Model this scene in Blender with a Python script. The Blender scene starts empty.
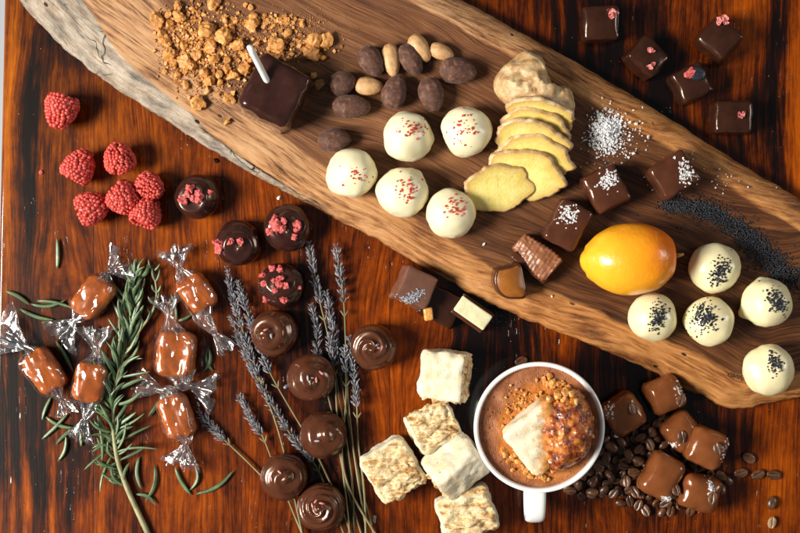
import bpy, bmesh, math, random
from mathutils import Vector, Matrix, Euler, noise
from mathutils.bvhtree import BVHTree

# ---------------------------------------------------------------- basics
S = 0.00075            # metres per unit; one unit is one pixel of the 800-wide photograph on the table top
D = 1333.0             # camera height in units
R_ = random.Random(7)
scene = bpy.context.scene
COL = scene.collection
ORG = {}
pi = math.pi
rad = math.radians

def W(px, py, z=0.0):
    k = (D - z) / D
    return Vector(((px - 400.0) * k, (266.5 - py) * k, z))

def tag(o, label=None, cat=None, group=None, kind=None):
    if label: o['label'] = label
    if cat: o['category'] = cat
    if group: o['group'] = group
    if kind: o['kind'] = kind
    return o

def root(name, loc, label, cat, group=None):
    o = bpy.data.objects.new(name, None)
    o.empty_display_size = 0.005
    COL.objects.link(o)
    o.location = loc * S
    ORG[o.name] = loc.copy()
    return tag(o, label, cat, group)

def mk(name, verts, faces, mat, parent=None, smooth=True, midx=None, kind=None):
    """verts in world units; one mesh object, origin at parent's origin or at its own base centre"""
    vs = [Vector(v) for v in verts]
    if parent is not None:
        org = ORG[parent.name]
    else:
        xs = [v.x for v in vs]; ys = [v.y for v in vs]
        org = Vector(((min(xs)+max(xs))/2, (min(ys)+max(ys))/2, min(v.z for v in vs)))
    me = bpy.data.meshes.new(name)
    me.from_pydata([tuple((v-org)*S) for v in vs], [], faces)
    for m in (mat if isinstance(mat, (list, tuple)) else [mat]): me.materials.append(m)
    if midx:
        me.polygons.foreach_set('material_index', midx)
    if smooth:
        me.polygons.foreach_set('use_smooth', [True]*len(me.polygons))
    me.update()
    o = bpy.data.objects.new(name, me)
    COL.objects.link(o)
    if parent is not None:
        o.parent = parent
        ORG[o.name] = org
    else:
        o.location = org*S
        ORG[o.name] = org
    if kind: o['kind'] = kind
    return o

class Acc:
    def __init__(s): s.v = []; s.f = []
    def add(s, vf, M=None):
        v, f = vf
        n = len(s.v)
        s.v += [M @ Vector(p) for p in v] if M is not None else [Vector(p) for p in v]
        s.f += [tuple(i+n for i in q) for q in f]

def TM(loc, rot=(0,0,0), scl=(1,1,1)):
    return Matrix.Translation(loc) @ Euler([rad(a) for a in rot]).to_matrix().to_4x4() @ Matrix.Diagonal((*scl, 1))

def xf(vf, M): return [M @ Vector(p) for p in vf[0]], vf[1]

def fbm(p, oct=3, lac=2.1):
    a, s, t = 1.0, 0.0, Vector(p)
    for _ in range(oct):
        s += a*noise.noise(t); a *= .5; t = t*lac
    return s

_ico = {}
def ico(sub):
    if sub not in _ico:
        bm = bmesh.new(); bmesh.ops.create_icosphere(bm, subdivisions=sub, radius=1)
        _ico[sub] = ([v.co.copy() for v in bm.verts], [tuple(v.index for v in f.verts) for f in bm.faces]); bm.free()
    return _ico[sub]

def grid_sphere(fn, nu=48, nv=28, p0=0.0, p1=pi):
    """fn(phi, theta)->Vector; closed in theta, fans at the poles"""
    v = [fn(p0, 0.0)]; f = []
    for i in range(1, nv):
        ph = p0+(p1-p0)*i/nv
        for j in range(nu): v.append(fn(ph, 2*pi*j/nu))
    v.append(fn(p1, 0.0))
    for j in range(nu): f.append((0, 1+j, 1+(j+1) % nu))
    for i in range(nv-2):
        a = 1+i*nu; b = a+nu
        for j in range(nu):
            k = (j+1) % nu
            f.append((a+j, b+j, b+k, a+k))
    a = 1+(nv-2)*nu; e = len(v)-1
    for j in range(nu): f.append((a+j, e, a+(j+1) % nu))
    return v, f

def tube(pts, rads, n=8, flat=1.0, cap=True):
    pts = [Vector(p) for p in pts]
    v = []; f = []
    up = Vector((0, 0, 1))
    for i, p in enumerate(pts):
        t = (pts[min(i+1, len(pts)-1)]-pts[max(i-1, 0)])
        t.normalize()
        a = t.cross(up)
        if a.length < 1e-3: a = Vector((1, 0, 0))
        a.normalize(); b = a.cross(t).normalized()
        for j in range(n):
            th = 2*pi*j/n
            v.append(p + a*math.cos(th)*rads[i] + b*math.sin(th)*rads[i]*flat)
    for i in range(len(pts)-1):
        for j in range(n):
            k = (j+1) % n
            f.append((i*n+j, i*n+k, (i+1)*n+k, (i+1)*n+j))
    if cap:
        f.append(tuple(range(n-1, -1, -1))); f.append(tuple((len(pts)-1)*n+j for j in range(n)))
    return v, f

def smooth_path(pts, n):
    """catmull-rom through pts (tuples), n samples evenly spaced"""
    P = [Vector(p) for p in pts]
    dense = []
    for i in range(len(P)-1):
        p0 = P[i-1] if i else P[0]*2-P[1]
        p1, p2 = P[i], P[i+1]
        p3 = P[i+2] if i+2 < len(P) else P[-1]*2-P[-2]
        for k in range(16):
            t = k/16
            dense.append(0.5*((2*p1)+(p2-p0)*t+(2*p0-5*p1+4*p2-p3)*t*t+(3*p1-p0-3*p2+p3)*t**3))
    dense.append(P[-1])
    cum = [0.0]
    for a, b in zip(dense, dense[1:]): cum.append(cum[-1]+(b-a).length)
    out = []; j = 0
    for i in range(n):
        s = cum[-1]*i/(n-1)
        while j < len(cum)-2 and cum[j+1] < s: j += 1
        q = (s-cum[j])/max(cum[j+1]-cum[j], 1e-9)
        out.append(dense[j].lerp(dense[j+1], min(max(q, 0), 1)))
    return out, cum[-1]

def lattice(cx, cy, cz):
    """surface of a box lattice; coords lists"""
    idx = {}; v = []; f = []; ax = []
    def g(i, j, k):
        if (i, j, k) not in idx:
            idx[(i, j, k)] = len(v); v.append(Vector((cx[i], cy[j], cz[k])))
        return idx[(i, j, k)]
    X, Y, Z = len(cx)-1, len(cy)-1, len(cz)-1
    for i in range(X):
        for j in range(Y):
            f.append((g(i, j, Z), g(i+1, j, Z), g(i+1, j+1, Z), g(i, j+1, Z))); ax.append('z+')
            f.append((g(i, j, 0), g(i, j+1, 0), g(i+1, j+1, 0), g(i+1, j, 0))); ax.append('z-')
    for i in range(X):
        for k in range(Z):
            f.append((g(i, 0, k), g(i+1, 0, k), g(i+1, 0, k+1), g(i, 0, k+1))); ax.append('y-')
            f.append((g(i, Y, k), g(i, Y, k+1), g(i+1, Y, k+1), g(i+1, Y, k))); ax.append('y+')
    for j in range(Y):
        for k in range(Z):
            f.append((g(0, j, k), g(0, j, k+1), g(0, j+1, k+1), g(0, j+1, k))); ax.append('x-')
            f.append((g(X, j, k), g(X, j+1, k), g(X, j+1, k+1), g(X, j, k+1))); ax.append('x+')
    return v, f, ax

def axis_pts(h, r, nflat, ncor):
    a = []
    for i in range(ncor): a.append(-h + r*(1-math.cos(0.5*pi*i/ncor)) if False else -h + r*i/ncor)
    for i in range(nflat+1): a.append(-(h-r) + 2*(h-r)*i/nflat)
    for i in range(1, ncor+1): a.append((h-r) + r*i/ncor)
    return a

def rbox(w, d, h, r, nflat=6, ncor=4):
    """rounded box, centred, base at z=0 -> verts, faces, face axis"""
    hx, hy, hz = w/2, d/2, h/2
    v, f, ax = lattice(axis_pts(hx, r, nflat, ncor), axis_pts(hy, r, nflat, ncor), axis_pts(hz, r, nflat, ncor))
    out = []
    for p in v:
        q = Vector((max(-hx+r, min(hx-r, p.x)), max(-hy+r, min(hy-r, p.y)), max(-hz+r, min(hz-r, p.z))))
        e = p-q
        if e.length > 1e-6: e = e.normalized()*r
        out.append(q+e+Vector((0, 0, hz)))
    return out, f, ax

def bvh(v, f): return BVHTree.FromPolygons([tuple(p) for p in v], f)

def drop(tree, x, y, z=500.0):
    h = tree.ray_cast(Vector((x, y, z)), Vector((0, 0, -1)))
    return (h[0], h[1]) if h[0] is not None else (None, None)

def align(n, spin=0.0):
    q = Vector((0, 0, 1)).rotation_difference(n)
    return q.to_matrix().to_4x4() @ Matrix.Rotation(spin, 4, 'Z')

def chip(rng, s, thick=.5, jag=.35):
    """small irregular crystal or flake, unit-ish, centred"""
    v = []
    for z in (-thick, thick):
        for x, y in ((-1, -1), (1, -1), (1, 1), (-1, 1)):
            v.append(Vector((x*(1-jag*rng.random()), y*(1-jag*rng.random()), z*(1-jag*rng.random())))*s)
    return v, [(3, 2, 1, 0), (4, 5, 6, 7), (0, 1, 5, 4), (1, 2, 6, 5), (2, 3, 7, 6), (3, 0, 4, 7)]

def chunk(rng, r, sub=2, jag=.5, squash=.7):
    """broken lump: faceted sphere cut by random planes plus crumbly noise"""
    v, f = ico(sub)
    planes = [(Vector((rng.gauss(0, 1), rng.gauss(0, 1), rng.gauss(0, 1))).normalized(), rng.uniform(.45, .85)) for _ in range(7)]
    off = Vector((rng.random()*50, rng.random()*50, rng.random()*50))
    out = []
    for p in v:
        q = p.copy()
        for n, d in planes:
            k = q.dot(n)
            if k > d: q -= n*(k-d)
        q *= 1+jag*.35*fbm(q*2.2+off, 3)
        out.append(Vector((q.x*r, q.y*r, q.z*r*squash)))
    return out, f

# ---------------------------------------------------------------- node helpers
class NT:
    def __init__(s, name):
        s.m = bpy.data.materials.new(name); s.m.use_nodes = True
        s.t = s.m.node_tree; s.t.nodes.clear()
        s.out = s.n('ShaderNodeOutputMaterial')
    def n(s, typ, ins=None, **kw):
        nd = s.t.nodes.new(typ)
        for k, v in kw.items(): setattr(nd, k, v)
        for k, v in (ins or {}).items(): s.set(nd.inputs[k], v)
        return nd
    def set(s, sock, v):
        if hasattr(v, 'node'): s.t.links.new(v, sock)
        else:
            if sock.type == 'RGBA' and not hasattr(v, '__len__'): v = (v, v, v, 1)
            elif sock.type == 'RGBA' and len(v) == 3: v = (*v, 1)
            sock.default_value = v
    def math(s, op, a, b=0.0, c=None, clamp=False):
        nd = s.n('ShaderNodeMath', operation=op, use_clamp=clamp)
        s.set(nd.inputs[0], a); s.set(nd.inputs[1], b)
        if c is not None: s.set(nd.inputs[2], c)
        return nd.outputs[0]
    def add(s, a, b): return s.math('ADD', a, b)
    def mul(s, a, b): return s.math('MULTIPLY', a, b)
    def sstep(s, x, a, b):
        nd = s.n('ShaderNodeMapRange', interpolation_type='SMOOTHSTEP')
        s.set(nd.inputs[0], x); nd.inputs[1].default_value = a; nd.inputs[2].default_value = b
        return nd.outputs[0]
    def coords(s, mode='Object', scale=(1, 1, 1)):
        """position in units (1 unit = 0.75 mm), scaled"""
        if mode == 'World': o = s.n('ShaderNodeNewGeometry').outputs['Position']
        else: o = s.n('ShaderNodeTexCoord').outputs['Object']
        mp = s.n('ShaderNodeMapping', {'Vector': o, 'Scale': tuple(c/S for c in scale)})
        return mp.outputs[0]
    def vscale(s, vec, scale):
        return s.n('ShaderNodeMapping', {'Vector': vec, 'Scale': scale}).outputs[0]
    def noise(s, vec, scale=1.0, detail=3, rough=.55, dist=0.0, out='Fac'):
        return s.n('ShaderNodeTexNoise', {'Vector': vec, 'Scale': scale, 'Detail': detail, 'Roughness': rough, 'Distortion': dist}).outputs[out]
    def voro(s, vec, scale=1.0, feature='F1', out='Distance', rnd=1.0):
        nd = s.n('ShaderNodeTexVoronoi', {'Vector': vec, 'Scale': scale, 'Randomness': rnd}, feature=feature)
        return nd.outputs[out]
    def ramp(s, fac, stops):
        nd = s.n('ShaderNodeValToRGB', {'Fac': fac})
        el = nd.color_ramp.elements
        while len(el) < len(stops): el.new(.5)
        for e, (p, c) in zip(el, stops):
            e.position = p; e.color = (*c, 1) if len(c) == 3 else c
        return nd.outputs[0]
    def mix(s, fac, a, b, mode='MIX'):
        nd = s.n('ShaderNodeMix', data_type='RGBA', blend_type=mode)
        s.set(nd.inputs[0], fac); s.set(nd.inputs[6], a); s.set(nd.inputs[7], b)
        return nd.outputs[2]
    def bump(s, h, strength=.3, dist=1.0, normal=None):
        ins = {'Height': h, 'Strength': strength, 'Distance': dist*S}
        if normal is not None: ins['Normal'] = normal
        return s.n('ShaderNodeBump', ins).outputs[0]
    def bsdf(s, color, rough=.5, normal=None, **kw):
        b = s.n('ShaderNodeBsdfPrincipled')
        s.set(b.inputs['Base Color'], color); s.set(b.inputs['Roughness'], rough)
        if normal is not None: s.set(b.inputs['Normal'], normal)
        for k, v in kw.items(): s.set(b.inputs[k.replace('_', ' ')], v)
        s.t.links.new(b.outputs[0], s.out.inputs[0])
        return b
    def rnd(s): return s.n('ShaderNodeObjectInfo').outputs['Random']

def sss(b, w, radius, scale):
    b.inputs['Subsurface Weight'].default_value = w
    b.inputs['Subsurface Radius'].default_value = radius
    b.inputs['Subsurface Scale'].default_value = scale*S

def simple(name, c1, c2, scale, rough, bump=(.2, .5), detail=4, bscale=None, **kw):
    t = NT(name); c = t.coords()
    f = t.noise(c, scale, detail)
    col = t.ramp(f, [(.3, c1), (.7, c2)])
    h = t.noise(c, bscale or scale*3, 4)
    b = t.bsdf(col, rough, t.bump(h, bump[0], bump[1]), **kw)
    t.b = b
    return t

# ---------------------------------------------------------------- materials
def wood_table():
    t = NT('dark_varnished_wood')
    p = t.coords('World')
    sp = t.n('ShaderNodeSeparateXYZ', {0: p})
    u0 = t.add(sp.outputs[0], 400.0); v0 = t.math('SUBTRACT', 266.5, sp.outputs[1])
    # plank index
    big = t.noise(t.vscale(p, (1/150, 1/420, 1)), 1, 2)
    wig = t.noise(t.vscale(p, (1/34, 1/110, 1)), 1, 3)
    u = t.add(u0, t.add(t.mul(t.math('SUBTRACT', big, .5), 40), t.mul(t.math('SUBTRACT', wig, .5), 10)))
    # knot: grain lines part round it
    def gauss(uu, vv, a, ra, b, rb):
        x = t.mul(t.math('SUBTRACT', uu, a), 1/ra); y = t.mul(t.math('SUBTRACT', vv, b), 1/rb)
        d = t.add(t.mul(x, x), t.mul(y, y))
        return t.math('EXPONENT', t.mul(d, -1.0))
    ku = u
    for (a, ra, b, rb, k) in ((66, 34, 300, 60, .85), (402, 60, 318, 70, .6), (330, 40, 130, 60, .5)):
        g = gauss(u0, v0, a, ra, b, rb)
        ku = t.add(a, t.mul(t.math('SUBTRACT', ku, a), t.math('SUBTRACT', 1.0, t.mul(g, k))))
    vec = t.n('ShaderNodeCombineXYZ', {0: ku, 1: v0}).outputs[0]
    # planks: narrow boards, each with its own offset
    pl = t.n('ShaderNodeTexWhiteNoise', noise_dimensions='1D')
    pidx = t.math('FLOOR', t.mul(t.add(u0, 54), 1/148.0))
    t.set(pl.inputs['W'], pidx)
    seam = t.math('FRACT', t.mul(t.add(u0, 54), 1/148.0))
    seam = t.math('MINIMUM', seam, t.math('SUBTRACT', 1.0, seam))
    seamm = t.sstep(seam, .0022, .006)
    poff = t.mul(pl.outputs['Value'], 700.0)
    vec2 = t.n('ShaderNodeVectorMath', {0: vec, 1: t.n('ShaderNodeCombineXYZ', {0: 0.0, 1: poff}).outputs[0]}, operation='ADD').outputs[0]
    band = t.noise(t.vscale(vec2, (1/30, 1/520, 1)), 1, 2, .5)
    med = t.noise(t.vscale(vec2, (1/7, 1/230, 1)), 1, 4, .62)
    fine = t.noise(t.vscale(vec2, (1/1.9, 1/60, 1)), 1, 4, .65)
    mid = t.noise(t.vscale(vec2, (1/3.2, 1/38, 1)), 1, 5, .7)
    mot = t.noise(t.vscale(vec2, (1/14, 1/24, 1)), 1, 4, .65)
    f = t.add(t.add(t.mul(band, .36), t.mul(med, .37)), t.add(t.mul(t.math('SUBTRACT', fine, .5), .50), t.add(t.mul(t.math('SUBTRACT', mid, .5), .42), t.mul(t.math('SUBTRACT', mot, .5), .34))))
    f = t.add(f, .13)
    f = t.math('SUBTRACT', f, .03)
    # natural dark figure and paler sapwood streaks of this particular top
    dn = t.noise(t.vscale(vec, (1/10, 1/120, 1)), 1, 4, .6)
    def patch(lst):
        s = None
        for a, ra, b, rb, k in lst:
            g = t.mul(gauss(u, v0, a, ra, b, rb), k)
            s = g if s is None else t.add(s, g)
        return s
    dark = patch([(36, 9, 140, 95, .50), (12, 26, 420, 75, .42), (62, 34, 470, 70, .30), (62, 26, 350, 40, .34), (72, 30, 20, 45, .30),
                  (150, 60, 45, 30, .15), (470, 26, 370, 70, .40), (590, 60, 20, 90, .30), (775, 11, 60, 120, .5), (745, 30, 130, 60, .25), (660, 20, 110, 60, .45),
                  (640, 55, 400, 70, .35), (720, 40, 440, 60, .20), (520, 40, 340, 40, .30), (200, 22, 40, 60, .2),
                  (300, 30, 320, 80, .28), (335, 24, 430, 90, .25)])
    lite = patch([(10, 7, 120, 160, .25), (120, 45, 150, 90, .14), (205, 40, 240, 90, .12), (745, 22, 20, 70, .2), (797, 20, 120, 110, .26),
                  (775, 26, 470, 70, .22), (190, 60, 490, 60, .12), (395, 45, 340, 60, .10), (100, 12, 520, 60, .12), (30, 6, 495, 45, .42), (56, 4, 515, 40, .35), (84, 5, 500, 60, .2), (14, 5, 505, 40, .3), (560, 26, 330, 40, .14), (400, 60, 440, 70, .08)])
    f = t.add(t.math('SUBTRACT', f, t.mul(dark, t.add(.12, t.mul(t.sstep(dn, .34, .62), 1.1)))), lite)
    redw = t.sstep(t.add(u0, t.mul(v0, .35)), 20, 340)
    ca = t.ramp(f, [(.22, (.005, .0022, .0016)), (.39, (.034, .0085, .0026)), (.55, (.135, .031, .0048)), (.73, (.31, .082, .0095)), (.94, (.48, .155, .021))])
    cb = t.ramp(f, [(.22, (.005, .002, .0016)), (.38, (.034, .0068, .0024)), (.53, (.135, .0255, .0045)), (.70, (.30, .062, .0075)), (.90, (.48, .125, .017))])
    col = t.mix(redw, ca, cb)
    pores = t.voro(t.vscale(vec2, (1/2.6, 1/15, 1)), 1)
    pm = t.sstep(pores, .12, .30)
    gate = t.sstep(t.noise(t.vscale(vec2, (1/22, 1/70, 1)), 1, 3), .58, .76)
    pm = t.math('MAXIMUM', pm, t.math('SUBTRACT', 1.0, gate))
    col = t.mix(t.mul(t.math('SUBTRACT', 1.0, pm), .6), col, (.006, .003, .002))
    col = t.mix(t.math('MAXIMUM', seamm, .55), (.01, .004, .003), col)
    hsv = t.n('ShaderNodeHueSaturation', {'Saturation': 1.06, 'Value': t.add(.92, t.mul(pl.outputs['Value'], .16)), 'Color': col})
    nb = t.bump(t.add(t.mul(fine, .5), t.mul(seamm, .6)), .22, 1.0)
    cb_ = t.bump(t.add(t.mul(pm, 1.0), t.mul(t.noise(t.vscale(vec2, (1/5, 1/40, 1)), 1, 2), .06)), .45, 1.3)
    t.bsdf(hsv.outputs[0], .42, nb, Specular_IOR_Level=.07, Coat_Weight=.55, Coat_Roughness=.07, Coat_Normal=cb_)
    return t.m

def wood_board(kind):
    """kind: top or edge; uses UV (u along the board, v across, in units) and the colour attribute zone"""
    t = NT('walnut_'+kind)
    uvn = t.n('ShaderNodeUVMap', uv_map='grain').outputs[0]
    sp = t.n('ShaderNodeSeparateXYZ', {0: uvn})
    u = t.mul(sp.outputs[0], 1000.0); v = t.mul(sp.outputs[1], 1000.0)
    zn = t.n('ShaderNodeSeparateColor', {0: t.n('ShaderNodeVertexColor', layer_name='zone').outputs[0]})
    lowz, upz, wz = zn.outputs[0], zn.outputs[1], zn.outputs[2]
    base = t.n('ShaderNodeCombineXYZ', {0: u, 1: v}).outputs[0]
    w1 = t.noise(t.vscale(base, (1/340, 1/130, 1)), 1, 2)
    w2 = t.noise(t.vscale(base, (1/60, 1/22, 1)), 1, 3)
    v2 = t.add(v, t.add(t.mul(t.math('SUBTRACT', w1, .5), 90), t.mul(t.math('SUBTRACT', w2, .5), 4)))
    vec = t.n('ShaderNodeCombineXYZ', {0: u, 1: v2}).outputs[0]
    rings = t.noise(t.vscale(vec, (1/900, 1/7.5, 1)), 1, 3, .6)
    med = t.noise(t.vscale(vec, (1/160, 1/22, 1)), 1, 3)
    fine = t.noise(t.vscale(vec, (1/36, 1/1.3, 1)), 1, 4, .65)
    f = t.add(t.add(t.mul(rings, .62), t.mul(med, .40)), t.mul(t.math('SUBTRACT', fine, .5), .85))
    heart_l = t.ramp(f, [(.28, (.045, .015, .006)), (.45, (.120, .044, .017)), (.60, (.205, .085, .034)), (.80, (.34, .16, .068))])
    heart_r = t.ramp(f, [(.28, (.017, .0055, .0025)), (.45, (.062, .020, .0065)), (.60, (.125, .044, .013)), (.80, (.27, .105, .032))])
    heart = t.mix(t.sstep(u, 420, 800), heart_l, heart_r)
    st = t.noise(t.vscale(vec, (1/34, 1/3.6, 1)), 1, 5, .7)
    blot = t.noise(t.vscale(base, (1/75, 1/28, 1)), 1, 3, .55)
    sg = t.add(t.mul(st, .72), t.mul(blot, .42))
    sap_l = t.ramp(sg, [(.44, (.07, .029, .013)), (.51, (.26, .12, .05)), (.59, (.45, .235, .105)), (.78, (.60, .37, .195))])
    sap_r = t.ramp(sg, [(.40, (.075, .025, .008)), (.50, (.25, .09, .025)), (.60, (.46, .195, .058)), (.80, (.63, .335, .12))])
    sap = t.mix(t.sstep(u, 380, 700), sap_l, sap_r)
    zn1 = t.add(lowz, t.mul(t.math('SUBTRACT', t.noise(t.vscale(base, (1/60, 1/25, 1)), 1, 4, .6), .5), .34))
    zn2 = t.add(upz, t.mul(t.math('SUBTRACT', t.noise(t.vscale(base, (1/80, 1/16, 1)), 1, 4, .6), .5), .5))
    m = t.math('MULTIPLY', t.sstep(zn1, .44, .54), t.sstep(zn2, .42, .58))
    col = t.mix(m, sap, heart)
    # weathered silver wood
    gn = t.noise(t.vscale(base, (1/26, 1/9, 1)), 1, 5, .62)
    gb = t.noise(t.vscale(base, (1/48, 1/30, 1)), 1, 3, .6)
    grey = t.ramp(t.add(t.mul(gn, .65), t.mul(gb, .4)), [(.34, (.05, .045, .042)), (.44, (.17, .14, .115)), (.54, (.35, .29, .225)), (.72, (.54, .465, .38))])
    crack = t.voro(t.vscale(t.n('ShaderNodeVectorMath', {0: base, 1: t.vscale(t.n('ShaderNodeTexNoise', {'Vector': base, 'Scale': .05}).outputs['Color'], (30, 30, 0))}, operation='ADD').outputs[0], (1/62, 1/26, 1)), 1, 'DISTANCE_TO_EDGE')
    ck = t.math('MAXIMUM', t.sstep(crack, .003, .018), t.sstep(t.noise(t.vscale(base, (1/70, 1/40, 1)), 1, 2), .60, .52))
    smud = t.sstep(t.noise(t.vscale(base, (1/70, 1/22, 1)), 1, 5, .6), .56, .68)
    grey = t.mix(t.mul(smud, .75), grey, (.095, .105, .11))
    brn = t.sstep(t.noise(t.vscale(base, (1/50, 1/5, 1)), 1, 4, .6), .50, .66)
    grey = t.mix(t.mul(brn, .7), grey, (.24, .145, .078))
    grey = t.mix(ck, (.035, .032, .03), grey)
    holes = t.sstep(t.voro(t.vscale(base, (1/44, 1/36, 1)), 1), .055, .085)
    grey = t.mix(holes, (.02, .018, .016), grey)
    wm = t.sstep(t.add(wz, t.mul(t.math('SUBTRACT', t.noise(t.vscale(base, (1/90, 1/10, 1)), 1, 4, .6), .5), .55)), .40, .58)
    col = t.mix(wm, col, grey)
    # small worm holes and dents in the sapwood
    pits = t.sstep(t.voro(t.vscale(base, (1/30, 1/17, 1)), 1), .06, .11)
    pits = t.math('MAXIMUM', pits, t.sstep(zn1, .40, .5)) if kind == 'top' else pits
    col = t.mix(pits, (.03, .015, .008), col)
    h = t.add(t.mul(fine, .5), t.add(t.mul(st, .6), t.mul(pits, .8)))
    h = t.add(h, t.mul(wm, t.add(t.mul(gn, 2.6), t.add(t.mul(ck, 1.2), holes))))
    nb = t.bump(h, .5 if kind == 'top' else 1.0, 1.2 if kind == 'top' else 2.2)
    t.bsdf(col, t.add(.42, t.mul(wm, .3)), nb, Specular_IOR_Level=.35)
    return t.m

def choc(name, c1, c2, rough=.3, bloom=.0):
    t = NT(name); c = t.coords()
    f = t.noise(c, 1/14, 4)
    col = t.ramp(f, [(.3, c1), (.7, c2)])
    sm = t.noise(c, 1/3.0, 3)
    r = t.add(rough-.10, t.mul(sm, .10))
    h = t.add(t.noise(c, 1/6, 3), t.mul(t.noise(c, 1/1.2, 2), .12))
    t.bsdf(col, r, t.bump(h, .13, 1.2), Specular_IOR_Level=.5, Specular_Tint=(1, .74, .60, 1), Coat_Weight=.28, Coat_Roughness=.12)
    return t.m

M = {}
M['table'] = wood_table()
M['board'] = wood_board('top')
M['board_edge'] = wood_board('edge')
M['dark'] = choc('dark_chocolate', (.022, .0070, .0038), (.042, .0135, .0068), .27)
M['darker'] = choc('bitter_chocolate', (.022, .0075, .006), (.040, .0135, .010), .27)
M['milk'] = choc('milk_chocolate', (.15, .043, .012), (.205, .063, .018), .25)
M['mid'] = choc('mid_chocolate', (.055, .017, .008), (.088, .028, .013), .25)
M['lavmilk'] = choc('matt_milk_chocolate', (.13, .055, .036), (.175, .078, .052), .42)
t = simple('white_chocolate', (.78, .70, .43), (.84, .775, .55), 1/16, .32, (.12, 1.2), bscale=1/7, Coat_Weight=.1); sss(t.b, .25, (1.0, .8, .45), 5); M['white'] = t.m
t = simple('ivory_chocolate', (.80, .695, .38), (.85, .77, .50), 1/16, .30, (.12, 1.2), bscale=1/7, Coat_Weight=.12); sss(t.b, .25, (1.0, .8, .45), 5); M['ivory'] = t.m
M['redflake'] = simple('red_sugar_flake', (.45, .03, .02), (.68, .10, .06), 1/2, .4).m
t = simple('salt_crystal', (.60, .60, .62), (.92, .92, .92), 1/1.3, .22); sss(t.b, .2, (1, 1, 1), 2); M['salt'] = t.m
M['poppy'] = simple('poppy_seed', (.006, .0065, .010), (.030, .032, .044), 1/1.6, .38, (.3, .4)).m
t = simple('raspberry_flesh', (.44, .018, .018), (.68, .115, .080), 1/3.2, .42, (.45, .5), bscale=1/1.2); sss(t.b, .4, (1, .18, .15), 4); M['rasp'] = t.m
t = simple('dried_raspberry', (.36, .02, .025), (.70, .16, .14), 1/3.0, .55, (.6, .8)); M['dryrasp'] = t.m
t = simple('rose_petal', (.48, .05, .09), (.85, .42, .33), 1/2.6, .6); M['petal'] = t.m
t = simple('toffee', (.46, .17, .035), (.72, .36, .10), 1/4.5, .42, (.7, .9), bscale=1/1.3); sss(t.b, .12, (1, .5, .2), 2); M['toffee'] = t.m
t = simple('caramel', (.36, .078, .006), (.52, .125, .010), 1/18, .22, (.2, 1.5), bscale=1/9, Coat_Weight=.3); sss(t.b, .35, (1, .35, .1), 6); M['caramel'] = t.m
M['stick'] = simple('white_paper_stick', (.74, .73, .70), (.82, .81, .78), 1/5, .5).m
M['biscuit'] = simple('biscuit', (.16, .07, .03), (.34, .18, .085), 1/3, .8, (.8, .8)).m
M['rosemary'] = None
def rosemary_mat():
    t = NT('rosemary_green'); c = t.coords()
    g = t.n('ShaderNodeNewGeometry')
    f = t.noise(c, 1/13, 4)
    col = t.ramp(f, [(.3, (.018, .042, .015)), (.52, (.06, .105, .038)), (.72, (.16, .215, .095))])
    vc = t.n('ShaderNodeVertexColor', layer_name='rib').outputs[0]
    col = t.mix(vc, col, (.21, .29, .17))
    t.bsdf(col, .38, t.bump(t.noise(c, 1/1.5, 3), .3, .5))
    return t.m
M['rosemary'] = rosemary_mat()
M['stem'] = simple('woody_green_stem', (.17, .17, .075), (.34, .32, .17), 1/10, .6, (.5, .6)).m
M['lavstem'] = simple('dry_lavender_stem', (.095, .09, .038), (.25, .22, .105), 1/22, .6, (.4, .5)).m
def lav_mat():
    t = NT('lavender_buds'); c = t.coords()
    f = t.noise(c, 1/3.2, 4, .6)
    col = t.ramp(f, [(.28, (.030, .028, .036)), (.43, (.12, .12, .15)), (.57, (.29, .29, .33)), (.73, (.54, .52, .53))])
    t.bsdf(col, .6, t.bump(t.noise(c, 1/1.0, 3), .5, .5))
    return t.m
M['lav'] = lav_mat()
M['mallow'] = None
def mallow_mats():
    t = NT('marshmallow_skin'); c = t.coords()
    f = t.noise(c, 1/16, 4, .6)
    col = t.ramp(f, [(.3, (.60, .47, .29)), (.45, (.66, .57, .40)), (.66, (.73, .67, .53))])
    sp = t.sstep(t.voro(c, 1/11), .05, .10)
    col = t.mix(sp, (.20, .15, .09), col)
    yel = t.sstep(t.noise(c, 1/22, 3), .58, .70)
    col = t.mix(t.mul(yel, .5), col, (.66, .47, .17))
    b = t.bsdf(col, .62, t.bump(t.add(t.noise(c, 1/5, 4), t.noise(c, 1/1.5, 3)), .4, 1.2)); sss(b, .3, (1, .8, .55), 4)
    a = t.m
    t = NT('marshmallow_torn'); c = t.coords()
    n1 = t.noise(t.vscale(c, (1/34, 1/4.6, 1/6)), 1, 4, .55, .9)
    n2 = t.noise(c, 1/4, 4, .6)
    col = t.ramp(t.add(t.mul(n1, .7), t.mul(n2, .3)), [(.34, (.24, .10, .025)), (.43, (.50, .28, .095)), (.52, (.72, .55, .30)), (.66, (.80, .71, .50))])
    b = t.bsdf(col, .68, t.bump(t.add(t.mul(n1, 1.4), n2), .7, 2.5)); sss(b, .22, (1, .7, .4), 3)
    return a, t.m
M['mallow'], M['torn'] = mallow_mats()
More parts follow.
